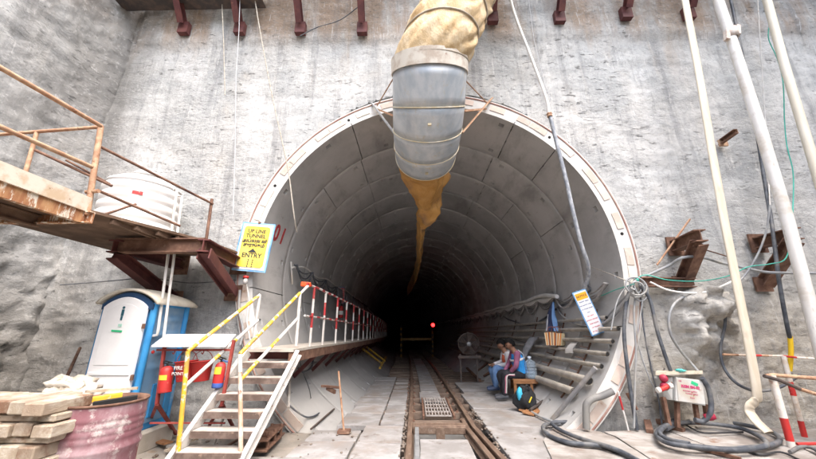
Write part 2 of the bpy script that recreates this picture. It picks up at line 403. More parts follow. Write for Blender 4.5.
# the walls behind and to the right of the camera
mb = MB(); mb.box((9.75, -6.9, 6.3), (.5, 14.2, 13.8)); mb.box((1.6, -14.2, 3.2), (15.8, .4, 7.6)); mb.box((1.6, .2, 11.3), (15.8, .4, 3.5)); mb.box((-6.5, -6.9, 11.3), (.4, 14.2, 3.5)); mb.build('wall_face', WALLM, shaft)

# ------------------------------------------------------------------ ground
GROUND = pmat('site_ground', (.2,.18,.155), (.28,.26,.23), scale=1.3, wear=(.26,.2,.15), wscale=4, wlo=.56, whi=.72, dirt=(.33,.29,.25), dscale=3, rough=.95, bump=.7, bscale=22, bdist=.012)
gx = lines([(-8,-3.6,.22),(-3.6,3.8,.055),(3.8,11,.22)]); gy = lines([(-20,-3.6,.4),(-3.6,.5,.055)])
mb = MB(); P = []
for y in gy:
    for x in gx:
        z = -.055+.02*noise.fractal(V((x*1.7, y*1.7, 0)), .8, 2, 5)
        if y > -4: z -= .42*sstep(x, -.62, -.52)*sstep(x, .78, .66)
        if y > -.1: z -= .45*sstep(x, 2.25, 2.4)*sstep(x, 3.6, 3.3)*sstep(y, -.12, .02)
        P.append(V((x, y, z)))
nx = len(gx); fs = []
for j in range(len(gy)-1):
    for i in range(nx-1):
        cx_, cy_ = (gx[i]+gx[i+1])/2, (gy[j]+gy[j+1])/2
        if cy_ > .0 and math.hypot(cx_, P[j*nx+i].z-ZC) < RO-.02: continue
        fs.append((j*nx+i, j*nx+i+1, (j+1)*nx+i+1, (j+1)*nx+i))
mb.add(P, fs, True); mb.build('ground', GROUND, kind='structure', loc=(0,0,0))

# ------------------------------------------------------------------ tunnel lining
def lining_material():
    m, nt, b = nodes('lining_concrete'); g = G(nt); o = g.rand
    c = g.mix(g.ramp(g.noise(.8, detail=6), .38, .62), (.39,.388,.38), (.49,.487,.478))
    c = g.mix(g.ramp(g.noise(2.2, (1,.35,1), 6, .65, (3,3,3)), .5, .7, 0, .6), c, (.23,.226,.22))
    c = g.mix(g.ramp(g.noise(1.3, (1,1.6,.5), 7, .7, (7,1,3), dist=.6), .58, .72, 0, .5), c, (.38,.375,.365))
    c = g.mix(g.ramp(g.noise(5, (1,.5,1), 5, .7, (1,9,3)), .62, .74, 0, .5), c, (.2,.16,.13))
    c = g.mix(g.ramp(g.noise(45, detail=3), .66, .74, 0, .4), c, (.1,.1,.1))
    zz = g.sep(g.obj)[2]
    dust_skylight = g.math('MULTIPLY', g.ramp(zz, -.2, -1.6), g.ramp(g.noise(1.6, (1,1.3,.5), 7, .65, (2,6,3), dist=.5), .3, .62, .25, .9))  # cement dust plus sky light painted paler into the lower lining
    c = g.mix(dust_skylight, c, (.40,.395,.385))
    h = nt.nodes.new('ShaderNodeHueSaturation'); g.L(g.math('MULTIPLY_ADD', g.rnd, .2, .9), h.inputs['Value']); g.L(c, h.inputs['Color'])
    g.L(h.outputs[0], b.inputs['Base Color']); b.inputs['Roughness'].default_value = .75; b.inputs['Specular IOR Level'].default_value = .3
    g.bump(g.noise(9, detail=8, rough=.7), .25, .012, b); return m
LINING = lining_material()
FACE = pmat('ring_face_concrete', (.55,.54,.51), (.62,.61,.59), scale=3, wear=(.42,.38,.33), wscale=9, wlo=.58, whi=.7, rough=.8, bump=.3)
PLY = [pmat('packing_plywood_a', (.5,.41,.35), (.56,.49,.43), scale=6, wear=(.4,.27,.19), wscale=8, wlo=.57, whi=.7, rough=.85, bump=.2),
       pmat('packing_plywood_b', (.6,.48,.41), (.64,.55,.48), scale=6, wear=(.45,.28,.18), wscale=8, wlo=.6, whi=.72, rough=.85, bump=.2),
       pmat('packing_plywood_c', (.62,.56,.47), (.66,.6,.54), scale=6, rough=.85, bump=.2)]
GASKET = pmat('gasket_strip', (.3,.16,.13), (.42,.3,.25), scale=4, rough=.8, bump=.2)
tunnel = thing('tunnel', (0,0,0), 'round bored tunnel lined with grey concrete segments running into darkness', 'tunnel')
def rp(th, R): return V((R*math.sin(th), 0, R*math.cos(th)))
def ring_mesh(joints, first=False, simple=False, off=0.0):
    mb = MB(); D = math.radians
    cuts = {}
    for a in [i*4 for i in range(90)]: cuts[a] = 0
    for j in joints: cuts[(j-.17) % 360] = 1; cuts[(j+.17) % 360] = 2
    pk = []
    if not simple:
        for i in range(16):
            c = (off+i*22.5) % 360
            if any(abs((c-j+180) % 360-180) < 2.5 for j in joints): continue
            pk.append(c); cuts[(c-.95) % 360] = 3; cuts[(c+.95) % 360] = 4
    an = sorted(cuts); 
    # drop plain cuts that crowd the special ones
    an = [a for a in an if cuts[a] or all(abs((a-b+180) % 360-180) > 1.2 for b in an if cuts[b])]
    prof = [(.004, RI+.05),(.006, RI+.006),(.014, RI),(.13,RI),(.23,RI),(RW/2,RI),(RW-.23,RI),(RW-.13,RI),(RW-.014,RI),(RW-.006,RI+.006),(RW-.004,RI+.05)]
    if first: prof = [(0., RI)]+prof[3:]
    nA = len(an); P = []
    for y, R in prof:
        for a in an:
            q = rp(D(a), R); q.y = y; P.append(q)
    body = []
    for i in range(len(prof)-1):
        for k in range(nA):
            k2 = (k+1) % nA; mid = ((an[k]+((an[k2]-an[k]) % 360)/2)) % 360
            gro = any(abs((mid-j+180) % 360-180) < .1 for j in joints)
            ya, yb = prof[i][0], prof[i+1][0]
            poc = (not gro) and any(abs((mid-c+180) % 360-180) < .5 for c in pk) and abs((yb-ya)-.1) < 1e-4
            q = (i*nA+k, (i+1)*nA+k, (i+1)*nA+k2, i*nA+k2)
            if gro or poc:
                dep = .045 if gro else .06; vs = [P[t] for t in q]; cen = sum(vs, V())/4
                inn = []
                for p in vs:
                    pp = p if gro else cen+(p-cen)*.82
                    rr = V((pp.x, 0, pp.z)).normalized()*dep; inn.append(pp+rr)
                mb.add(vs+inn, [(4,5,6,7),(0,1,5,4),(1,2,6,5),(2,3,7,6),(3,0,4,7)], False, 0)
            else: body.append(q)
    mb.add(P, body, True, 0)
    if first:
        n = 180
        A = [rp(2*PI*k/n, RI) for k in range(n)]+[rp(2*PI*k/n, RO) for k in range(n)]
        mb.add(A, [(k, (k+1)%n, n+(k+1)%n, n+k) for k in range(n)], False, 1)
        B_ = [rp(2*PI*k/n, RO) for k in range(n)]; Cc = [p+V((0,RW,0)) for p in B_]
        mb.add(B_+Cc, [(k, (k+1)%n, n+(k+1)%n, n+k) for k in range(n)], True, 1)
    return mb
JA = [-30, 30.5, 47.5, 110, 180, -98]; JB = [-50.5, -30.6, 28.5, 67.8, 140, -125]
def ring_loc(k): y = k*RW; return V((tcx(y+RW/2), y, ZC+tcz(y+RW/2)))
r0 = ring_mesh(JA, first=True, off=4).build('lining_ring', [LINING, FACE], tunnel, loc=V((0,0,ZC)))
# shift: ring verts are local already
for vtx in r0.data.vertices: vtx.co += V((0,0,ZC))
protoA = protoB = None
for k in range(1, 38):
    far = k > 16
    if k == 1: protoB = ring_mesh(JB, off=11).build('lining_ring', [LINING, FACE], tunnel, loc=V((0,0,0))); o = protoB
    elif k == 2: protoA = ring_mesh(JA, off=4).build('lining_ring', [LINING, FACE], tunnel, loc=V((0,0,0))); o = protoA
    else:
        o = (protoA if k % 2 == 0 else protoB).copy(); COL.objects.link(o); o.parent = tunnel
    o.location = ring_loc(k); o.rotation_euler.z = (k+.5)*RW/340
mb = MB(); yE = 38*RW
mb.tube([V((tcx(y), y, ZC+tcz(y))) for y in [.85+i*RW for i in range(39)]], RI+.16, 48, caps=False); mb.build('backfill_grout', DARKSTEEL, tunnel)
mb = MB()
mb.disc((tcx(yE), yE, ZC+tcz(yE)), RO+.6, (0,-1,0), 48); mb.build('end_bulkhead', DARKSTEEL, tunnel)
# plywood packers, bolt holes and gasket on the open face of the first ring
th = -152.0; i = 0
while th < 150:
    wdt = random.choice([4.6, 5.2, 6.0]); mb = MB(); m = 3
    A = [];
    for yy in (-.001, -.013):
        for R in (RI+.082, RO-.036):
            A += [rp(math.radians(th+wdt*t/m), R)+V((0,yy,ZC)) for t in range(m+1)]
    n1 = m+1; fs = []
    for t in range(m):
        fs += [(2*n1+t, 2*n1+t+1, 3*n1+t+1, 3*n1+t), (n1+t, n1+t+1, 3*n1+t+1, 3*n1+t), (t, t+1, 2*n1+t+1, 2*n1+t)]
    fs += [(0, n1, 3*n1, 2*n1), (m, n1+m, 3*n1+m, 2*n1+m)]
    mb.add(A, fs); mb.build('packing_pad', random.choice([PLY[0], PLY[0], PLY[1], PLY[1], PLY[2]]), r0)
    if i % 4 == 1:
        c = rp(math.radians(th+wdt+1.6), RI+.125)+V((0,0,ZC)); hb = MB(); hb.tube([c+V((0,-.006,0)), c+V((0,.0,0))], .026, 10); hb.build('bolt_hole', BLACK, r0)
    th += wdt+random.choice([.35, 4.6, 5.4, 6]); i += 1
mb = MB(); mb.tube([rp(2*PI*k/120, RO+.008)+V((0,-.004,ZC)) for k in range(121)], .013, 6); mb.build('gasket', GASKET, r0)
mb = MB(); mb.tube([rp(2*PI*k/120, RO+.034)+V((0,.012,ZC)) for k in range(121)], .016, 6); mb.build('grout_rim', FACE, r0)

# ------------------------------------------------------------------ raking struts and waler at the top of the shaft wall
STX = [183, 239, 300, 362, 493, 560, 627, 690]; orde = ['first','second','third','fourth','fifth','sixth','seventh','eighth']
for i, px in enumerate(STX):
    b0 = Y(px, 27 if i < 4 else 16 if i < 6 else 12, -.1)
    dpt = .06
    t = thing('raking_strut', b0, f'maroon steel strut, {orde[i]} from the left along the top of the shaft wall', 'strut', 'raking steel struts at the top of the wall')
    mb = MB(); mb.ibeam(b0+V((0,-.03,.06)), b0+V((0,-.95,1.35)), .15, .12, up=(0,-.8,.6)); mb.build('beam', MAROON, t)
    mb = MB(); mb.box(b0+V((0,.04,.0)), (.2,.1,.26)); mb.build('base_plate', MAROON, t)
mb = MB(); mb.ibeam((-6.2,-.3,7.7), (-3.3,-.3,7.7), .34, .3); mb.ibeam((-6.2,-1.0,8.72), (8.8,-1.0,8.72), .4, .34); mb.ibeam((-6.2,-.62,8.72), (8.8,-.62,8.72), .4, .34)
mb.build('waler_beam', DARKSTEEL, None, 'dark steel waler spanning above the maroon struts', 'beam')
# ------------------------------------------------------------------ railway
def trk(x, y, z): return V((x+tcx(y), y, z+tcz(y)))
RPROF = [(-.055,-.1),(.055,-.1),(.055,-.088),(.012,-.075),(.012,-.032),(.031,-.025),(.031,-.004),(.026,0),(-.026,0),(-.031,-.004),(-.031,-.025),(-.012,-.032),(-.012,-.075),(-.055,-.088)]
def path_sweep(prof, pts):
    mb = MB(); pts = [V(p) for p in pts]; n = len(prof); vs = []
    for i, p in enumerate(pts):
        a, b = basis(pts[min(i+1,len(pts)-1)]-pts[max(i-1,0)]); vs += [p+a*x+b*y for x, y in prof]
    fs = [(i*n+(k+1)%n, i*n+k, (i+1)*n+k, (i+1)*n+(k+1)%n) for i in range(len(pts)-1) for k in range(n)]
    fs += [tuple(range(n)), tuple(range(len(pts)*n-1, len(pts)*n-n-1, -1))]
    return mb.add(vs, fs)
ysr = [-3.4, -2, -1, 0, 1, 2, 3, 4, 5, 6, 8, 10, 12, 14, 17, 20, 24, 28, 32, 36, 40, 44]
path_sweep(RPROF, [trk(-.405, y, .045) for y in ysr]).build('rail', RAILM, None, 'left brown rail of the track running straight into the tunnel', 'rail', 'running rails')
path_sweep(RPROF, [trk(.475+(.12*max(0, -y-.2)/1.0 if y < 0 else 0)*.9, y, .045) for y in ysr]).build('rail', RAILM, None, 'right brown rail of the track, beside the wide right deck slabs', 'rail', 'running rails')
path_sweep(RPROF, [V((.475-.095+.08*max(0,-y), y, .03)) for y in (-3.4,-2,-1,0,.5)]).build('guard_rail', RAILM, None, 'short guard rail lying just inside the right running rail', 'rail')
mb = MB(); mb.channel(V((-.335,-3.4,.0)), V((-.335,-.06,.0)), .09, .05, up=(0,0,1)); mb.build('guard_channel', GREYSTEEL, None, 'narrow pale steel channel just inside the left rail at the front', 'steel channel')

WOODSL = pmat('dark_sleeper', (.12,.085,.065), (.2,.15,.115), scale=4, stretch=(.6,4,2), wear=(.3,.24,.19), wlo=.58, whi=.72, rough=.9, bump=.5, rand=.15)
names = 'first second third fourth fifth sixth seventh eighth ninth tenth eleventh twelfth thirteenth fourteenth fifteenth sixteenth seventeenth eighteenth nineteenth twentieth'.split()
y = .55; i = 0; sl0 = None
while y < 24:
    if sl0 is None:
        mb = MB(); mb.box((0,0,-.075), (2.3,.13,.11)); sl0 = mb.build('sleeper', WOODSL, None, loc=(0,0,0), bevel=.008); o = sl0
        for sx in (-.48, -.33, .4, .55): MB().box((sx,0,-.012), (.04,.09,.02)).build('rail_clip', RUST, sl0)
    elif i < 8: o = dup(sl0, (0,0,0))
    else: o = sl0.copy(); COL.objects.link(o)
    o.location = trk(random.uniform(-.03,.03), y, 0); o.rotation_euler.z = random.uniform(-.015,.015)+y/340
    lab = f'dark sleeper across the track, {names[i]} one counted from the tunnel mouth inward' if i < 20 else 'dark sleeper across the track far inside the unlit tunnel'
    tag(o, lab, 'sleeper', 'sleepers under the rails'); y += .62; i += 1
# two steel joists that carry the deck inside the trench
mb = MB(); mb.ibeam((-.47,-3.4,-.2), (-.47,1.2,-.2), .16, .1); mb.build('deck_joist', DARKSTEEL, None, 'dark steel joist under the left rail in the trench', 'joist', 'deck joists')
mb = MB(); mb.ibeam((.6,-3.4,-.2), (.6,1.2,-.2), .16, .1); mb.build('deck_joist', DARKSTEEL, None, 'dark steel joist under the right rail in the trench', 'joist', 'deck joists')

def slab(name, x0, x1, y0, y1, lab, mat=SLAB, t=.07, cat='deck slab', grp=None, z=0.0, skew=0):
    mb = MB(); g = .008; n = 5; P = []
    # slightly uneven edges
    e = [V((x0+g, y0+g, 0)), V((x1-g, y0+g, 0)), V((x1-g, y1-g, 0)), V((x0+g, y1-g, 0))]
    ring = []
    for k in range(4):
        a, b = e[k], e[(k+1) % 4]
        for t_ in range(n):
            p = a.lerp(b, t_/n); d = .012*noise.noise(V((p.x*9, p.y*9, 3)))
            ring.append(p+V((d+skew*(p.y-y0), d, 0)))
    m = len(ring); zz = z+random.uniform(-.007,.007); tx, ty = random.uniform(-.006,.006), random.uniform(-.006,.006); cx_, cy_ = (x0+x1)/2, (y0+y1)/2
    top = [trk(p.x, p.y, zz+tx*(p.x-cx_)+ty*(p.y-cy_)) for p in ring]; bot = [p-V((0,0,t)) for p in top]
    mb.add(top+bot, [tuple(range(m)), tuple(range(2*m-1, m-1, -1))]+[(k, m+k, m+(k+1)%m, (k+1)%m) for k in range(m)])
    return mb.build(name, mat, None, lab, cat, grp, bevel=.006)
rowsL = [-3.6,-2.4,-1.75,-1.12,-.58,.21,.95,1.62,2.45,3.3,4.1,4.9,5.7]
for i in range(len(rowsL)-1):
    y0, y1 = rowsL[i], rowsL[i+1]
    wy = 'in front of the tunnel' if y1 < .3 else 'inside the tunnel'
    k = names[i]
    if y1 < .3: slab('deck_slab', -1.05, -.49, y0, y1, f'pale concrete slab left of the left rail {wy}, {k} row from the front', grp='deck slabs left of the track')
    else:
        slab('deck_slab', -1.42-(0.05 if i % 2 else 0), -.86, y0, y1, f'grey concrete slab beside the curved lining {wy}, {k} row left of the track', grp='deck slabs left of the track')
        if i < 9: slab('deck_slab', -.85, -.49, y0+.02*(i%3), y1-.03*(i%2), f'narrow concrete slab against the left rail {wy}, {k} row from the front', grp='deck slabs left of the track')
        elif i < 12:
            for q in range(3):
                yy = y0+q*.26
                if i == 10 and q == 1: continue
                slab('deck_plank', -.85, -.49, yy+.02, yy+.19, f'short wooden tread against the left rail, plank {names[(i-9)*3+q]} going inward', WOODSHEET, .045, 'plank', 'short planks beside the left rail', z=-.02)
for i, (x0, x1, y0, y1) in enumerate([(-2.35,-1.07,-3.6,-1.9),(-2.35,-1.07,-1.88,-1.05),(-1.75,-1.07,-1.03,-.5),(-1.72,-1.07,-.48,-.02)]):
    slab('deck_slab', x0, x1, y0, y1, f'wide pale slab between the stair foot and the left slabs, {names[i]} from the front', grp='wide slabs by the stair', t=.06, z=-.006)
rowsR = [-3.6,-1.15,.19,1.35,2.79]
for i in range(4):
    slab('deck_slab', .62 if i < 1 else .68, (1.95 if rowsR[i] > -.5 else 2.05), rowsR[i], rowsR[i+1]-.02, f'broad grey slab right of the right rail, {names[i]} row from the front', grp='deck slabs right of the track', skew=-.02)
slab('deck_slab', .74, 1.95, 2.9, 4.55, 'grey slab right of the track, farthest in and raised past a dark gap', grp='deck slabs right of the track', z=.015)
for i in range(7):
    yy = 4.75+i*.42
    mb = MB(); mb.box(trk(1.25, yy, -.06)+V((0,0,0)), (1.25,.16,.08), (0,0,random.uniform(-.03,.03))); mb.build('timber_crosspiece', WOODSL, None, f'dark timber crosspiece right of the track beyond the slabs, {names[i]} going inward', 'timber', 'timbers beyond the right slabs', bevel=.006)
# between the rails
slab('deck_slab', -.29, .33, -2.1, -.42, 'pale slab between the rails right in front of the dark slot', grp='slabs between the rails')
slab('deck_slab', -.24, .21, 2.2, 3.05, 'short stained slab between the rails just beyond the grating', grp='slabs between the rails')
yy = 3.07
for i in range(8):
    y2 = yy+random.uniform(1.0,1.5); slab('walk_plank', -.21, .2, yy, y2, f'narrow pale walking slab between the rails, {names[i]} past the stained slab', grp='walking slabs between the rails', cat='walking slab', z=.006); yy = y2+.01
t = thing('cross_beam', (0,.05,-.1), 'brown steel channel beam across the track in front of the grating', 'beam')
mb = MB(); mb.box((0,.05,.046), (.72,.16,.014)); mb.box((0,-.03,-.004), (.72,.014,.086)); mb.build('flange', RAILM, t, bevel=.003)
mb = MB(); mb.box((.01,-.044,-.07), (.12,.012,.2)); mb.build('lug', RAILM, t)
mb = MB(); mb.box((.0,.135,-.03), (.72,.014,.13)); mb.build('web', RAILM, t)
t = thing('track_grating', (.04,1.45,0), 'rusty steel floor grating of square openings set between the rails', 'grating')
mb = MB(); g0, g1, gy0, gy1 = -.165, .25, .76, 2.16
for i in range(9): mb.box((g0+.008+i*(g1-g0-.016)/8, (gy0+gy1)/2, .006), (.014, gy1-gy0, .026))
GRM = (pmat('worn_grating', (.42,.38,.35), (.55,.51,.48), scale=9, wear=(.25,.14,.09), rough=.6, metal=.3))
for i in range(6): mb.box(((g0+g1)/2, gy0+.01+i*(gy1-gy0-.02)/5, .001), (g1-g0, .02, .018))
mb.build('grating', GRM, t)
for xx in (-.2,.285): MB().box((xx,1.45,-.01), (.03,1.5,.05)).build('support_angle', RUST, t)
# rubble beside the left rail
RUB = pmat('rubble_bits', (.26,.22,.185), (.15,.115,.09), scale=9, rough=.95, bump=.5, rand=.25)
mb = MB()
for i in range(150):
    s_ = random.uniform(.006,.02); yy = random.uniform(-1.4,1.2); mb.blob((random.choice([random.gauss(-.475,.012), random.gauss(.62,.03)]), yy, .008), (s_,s_*1.3,s_*.7), 4, .4, 2, i)
for i in range(260):
    s_ = random.uniform(.006,.028); mb.blob((random.uniform(-5.8,-2.2), random.uniform(-2.6,-.0), -.045), (s_,s_*1.2,s_*.6), 4, .4, 2, i)
for i in range(120):
    s_ = random.uniform(.005,.02); mb.blob((random.uniform(-2.2,-1.0) if i % 2 else random.uniform(.7,4), random.uniform(-2.2,-.1), .0), (s_,s_*1.2,s_*.6), 4, .4, 2, i)
mb.build('rubble', RUB, None, 'loose stones and grit scattered beside the rails', None, kind='stuff')
# warning gate far inside with red lamp
STRIPE_Y = pmat('gate_yellow', (.24,.13,.015), rough=.5, bump=.1); STRIPE_K = pmat('gate_black', (.02,.02,.02), rough=.6, bump=0)
gl = Z(401,357,.02); gr = V((gl.x+1.62, gl.y+.15, gl.z))
t = thing('track_gate', (gl+gr)/2, 'yellow and black striped gate frame standing across the track in the dark', 'gate')
for p, h in ((gl,1.55),(gr,1.35)):
    mb = MB(); n = 12; mb.tube([p+V((0,0,h*i/n)) for i in range(n+1)], .055, 8, mis=[i % 2 for i in range(n)]); mb.build('post', [STRIPE_Y, STRIPE_K], t)
mb = MB(); mb.bar(gl+V((.06,-.07,.86)), gr+V((-.06,-.07,.86)), .05, .12); mb.build('cross_bar', STRIPE_Y, t)
lam = bpy.data.materials.new('red_lamp'); lam.use_nodes = True; bs = lam.node_tree.nodes['Principled BSDF']
bs.inputs['Base Color'].default_value = (.8,.02,.02,1); bs.inputs['Emission Color'].default_value = (1,.008,.008,1); bs.inputs['Emission Strength'].default_value = 5
sp = Y(433,325,gr.y-.12)
t = thing('signal_lamp', sp, 'glowing red signal lamp on the right post of the striped gate', 'signal lamp')
mb = MB(); mb.lathe([(0,.0),(.06,.01),(.085,.03),(.09,.06)], 16, sp+V((0,0,0)), (0,1,0)); mb.build('lens', lam, t)
mb = MB(); mb.lathe([(.092,.0),(.12,.02),(.12,.12),(.0,.13)], 16, sp, (0,1,0)); mb.tube([sp+V((0,.07,-.1)), V((sp.x,sp.y+.07,gr.z+1.34))], .02, 6); mb.build('housing', STRIPE_K, t)
pl = bpy.data.lights.new('red_signal_light', 'POINT'); pl.energy = .1; pl.color = (1,.03,.02); pl.shadow_soft_size = .08
po = bpy.data.objects.new('red_signal_light', pl); COL.objects.link(po); po.location = sp+V((0,-.16,0))

# ------------------------------------------------------------------ walkway along the left of the tunnel
WX0, WX1, WZ = -2.46, -1.84, 1.08
PLANK = pmat('walkway_plate', (.4,.36,.31), (.48,.45,.4), scale=3, stretch=(1,.5,1), wear=(.27,.15,.09), rough=.8, bump=.3)
wk = thing('side_walkway', (WX1, 0, 0), 'steel side walkway bracketed to the left tunnel lining with red and white railing', 'walkway')
yE = 26.0
wy = [-.82]+[i*1.0 for i in range(0, 27)]
for a, b in zip(wy[:-1], wy[1:]):
    if a > 14: break
    mb = MB(); p = [trk(WX0,a+.006,WZ), trk(WX1,a+.006,WZ), trk(WX1,b-.006,WZ), trk(WX0,b-.006,WZ)]
    mb.hexa([q-V((0,0,.035)) for q in p], p); mb.build('deck_panel', PLANK, wk)
mb = MB()
for a, b in zip(wy[14:-1], wy[15:]):
    p = [trk(WX0,a,WZ), trk(WX1,a,WZ), trk(WX1,b,WZ), trk(WX0,b,WZ)]; mb.hexa([q-V((0,0,.035)) for q in p], p)
mb.build('deck_panel', PLANK, wk)
def wpts(z, x=WX1, y0=-.8): return [trk(x, y0, z)]+[trk(x, y, z) for y in wy[1:]]
path_sweep([(-.03,-.06),(.03,-.06),(.03,.06),(-.03,.06)], wpts(WZ-.1, WX1-.032)).build('edge_beam', RUST, wk)
for k, y in enumerate([-.5]+[.62+i*1.02 for i in range(20)]):
    mb = MB(); xw = -math.sqrt(RI**2-(ZC-WZ+.1)**2)
    mb.bar(trk(xw,y,WZ-.09), trk(WX1-.07,y,WZ-.09), .06, .1); 
    if y > 0: mb.bar(trk(xw+.12,y,WZ-.62), trk(WX1-.12,y,WZ-.15), .05, .06)
    mb.build('bracket', MAROON, wk)
RW_R = pmat('barrier_red', (.4,.03,.035), (.33,.04,.04), scale=5, wear=(.4,.25,.2), wlo=.6, whi=.7, rough=.5, bump=.1); RW_W = pmat('barrier_white', (.58,.57,.545), (.47,.44,.4), scale=7, wear=(.36,.2,.12), wlo=.62, whi=.7, rough=.5, bump=.1)
RHT = .86
for k in range(24):
    y = -.05+k*.86 if k else -.12
    yy = .58+(k-1)*.93 if k else -.1
    mb = MB(); p = trk(WX1-.02, yy, WZ); n = 4; mb.tube([p+V((0,0,.0)), p+V((0,0,.26)), p+V((0,0,.47)), p+V((0,0,.68)), p+V((0,0,RHT))], .019, 8, mis=[1,0,1,0] if k % 2 == 0 else [1,1,0,1]); mb.build('post', [RW_R, RW_W], wk)
for z, st in ((RHT,0),(.42,1)):
    pts = []; yy = -.45
    while yy < 22: pts.append(trk(WX1-.02+random.uniform(-.006,.006), yy, WZ+z+random.uniform(-.006,.006))); yy += .19
    mb = MB(); mb.tube(pts, .016, 6, mis=[(i+st) % 2 for i in range(len(pts)-1)]); mb.build('rail', [RW_R, RW_W], wk)
# end post at the stair head, both sides
e0 = Y(300,294,-.55); e1 = Y(296,346,-.55)
mb = MB(); mb.tube([e1, e0, Y(308,286,-.42)], .022, 8); mb.build('end_post', RW_W, wk)

# ------------------------------------------------------------------ steel stair up to the walkway
st = thing('steel_stair', (-2.3,-1.3,0), 'steep steel stair with yellow and white handrails up to the side walkway', 'stair')
# stringers through the tread ends
sLb, sLt = V((-2.74,-1.52,-.03)), V((-2.40,-.80,1.04)); sRb, sRt = V((-2.06,-1.52,-.03)), V((-1.80,-.80,1.04))
for a, b, fl in ((sLb,sLt,-1),(sRb,sRt,1)):
    mb = MB(); mb.channel(a, b, .12, .05, up=(0,-.6,.5), flip=fl); mb.build('stringer', WHITEP, st)
TREADM = pmat('brown_tread', (.12,.085,.07), (.2,.15,.125), scale=9, wear=(.3,.22,.17), rough=.85, bump=.4)
for i in range(6):
    f = (.15+.155*i+.03)/1.07
    l, r = sLb.lerp(sLt, f), sRb.lerp(sRt, f)
    mb = MB(); d = .24 if i == 0 else .2
    c = (l+r)/2; wdt = (r-l).length-.005
    mb.box(c+V((0,.03,0)), (wdt, d, .012)); mb.box(c+V((0,.03-d/2,-.03)), (wdt,.01,.05)); 
    mb.build('tread', [TREADM, TREADM][i == 0], st)
    mb = MB(); mb.box(c+V((0,.03,.009)), (wdt-.03, d-.02, .006)); mb.build('tread_plate', pmat('dusty_tread', (.5,.46,.42), (.4,.34,.29), scale=6, rough=.9), st)
def rail_seg(name, p, q, r, mat): mb = MB(); mb.tube([p, q], r, 10); return mb.build(name, mat, st)
pAb, pAt = Y(177,462,-1.45), Y(188,351,-1.45)
pBb, pBt = Y(241,462,-1.42), Y(240,354,-1.42)
rAt = Y(260,295,-.75); rBt = Y(307,287,-.45)
rail_seg('newel_post', pAb, pAt, .023, YELP); 
mb = MB(); mb.tube([pBb, pBb.lerp(pBt,.82), pBt], .022, 10, mis=[0,1]); mb.build('newel_post', [pmat('rusted_white_post', (.5,.33,.22), (.66,.62,.56), scale=5, wear=(.3,.14,.08), rough=.7), WHITEP], st)
def striped(p, q, cuts):
    mb = MB(); pts = [p.lerp(q, c) for c in cuts]; mb.tube(pts, .021, 10, mis=[i % 2 for i in range(len(pts)-1)]); mb.build('handrail', [YELP, WHITEP], st)
striped(pAt, rAt, [0,.1,.12,.38,.40,.62,.64,.97,1]); striped(pBt, Y(300,293,-.55), [0,.3,.32,.55,.57,.9,.92,1])
mA0 = pAb.lerp(pAt,.66); mA1 = Y(258,320,-.75)
mb = MB(); pts=[mA0.lerp(mA1,c) for c in (0,.35,.42,.6,.66,1)]; mb.tube(pts, .02, 10, mis=[0,1,0,1,0]); mb.build('mid_rail', [WHITEP, YELP], st)
mB0 = pBb.lerp(pBt,.74); mB1 = Y(298,318,-.55)
mb = MB(); pts=[mB0.lerp(mB1,c) for c in (0,.25,.45,.6,1)]; mb.tube(pts, .02, 10, mis=[1,0,1,0]); mb.build('mid_rail', [WHITEP, YELP], st)
rail_seg('top_post', Y(252,350,-.78), rAt, .02, WHITEP)
# ------------------------------------------------------------------ ventilation duct, elbow and limp inner duct
FABRIC = pmat('cream_duct_fabric', (.55,.4,.22), (.62,.5,.33), scale=3, stretch=(2,2,1), rough=.75, bump=.8, bscale=7, bdist=.035, dirt=(.4,.25,.1), dlo=.5, dhi=.72)
ORANGEF = pmat('orange_duct_fabric', (.42,.215,.055), (.48,.265,.085), scale=4, rough=.7, bump=.7, bscale=11, bdist=.03, dirt=(.25,.14,.07), dlo=.5, dhi=.75)
SEAM = pmat('seam_flange', (.5,.42,.27), (.6,.56,.46), scale=8, rough=.6, metal=.2, bump=.2)
d0 = Y(429.5, 75, -1.12); DR = .545
def tilt(f): f = math.radians(f); return V((0, math.sin(f), -math.cos(f)))
STN = [(27, 0), (39, .44), (55, .33), (68, .27), (84, .25)]
ctr = [d0]
for i in range(1, len(STN)): ctr.append(ctr[-1]+tilt((STN[i-1][0]+STN[i][0])/2)*STN[i][1]+V((-.012,0,0)))
RAD = [DR, DR, DR*.985, DR*.96, DR*.92]
elb = thing('duct_elbow', d0, 'galvanised segmented duct elbow hanging over the tunnel mouth and turning inward', 'duct elbow')
def ring_pts(c, d, r, n=36, wob=0):
    a = V((1,0,0)); b = d.cross(a).normalized()
    return [c+(a*math.cos(2*PI*k/n)+b*math.sin(2*PI*k/n))*r for k in range(n)]
for i in range(len(STN)-1):
    mb = MB(); P = []
    for t in range(5):
        f = t/4; c = ctr[i].lerp(ctr[i+1], f); P += ring_pts(c, tilt(STN[i][0]*(1-f)+STN[i+1][0]*f), RAD[i]*(1-f)+RAD[i+1]*f, 64)
    mb.grid(P, 64, 5, True, closed_u=True); mb.build('elbow_segment', GALV, elb, solid=.004)
for i in range(1, len(STN)):
    mb = MB(); pr = ring_pts(ctr[i], tilt(STN[i][0]), RAD[i]+.004, 64); mb.tube(pr+[pr[0]], .008, 6); mb.build('seam', SEAM, elb)
mb = MB(); P = []; up0 = -tilt(24)
for zz, rr in ((0,.004),(.0,.022),(.19,.024),(.19,.004)): P += ring_pts(d0+up0*zz, tilt(27-3*zz/.19), DR+rr, 64)
mb.grid(P, 64, 4, False, closed_u=True); mb.build('clamp_band', pmat('pale_clamp_band', (.68,.64,.56), (.5,.42,.34), scale=6, wear=(.3,.13,.07), wlo=.6, whi=.72, rough=.6, bump=.2), elb)
p = d0+up0*.1+tilt(115)*-0+V((0,-1,0))*.0
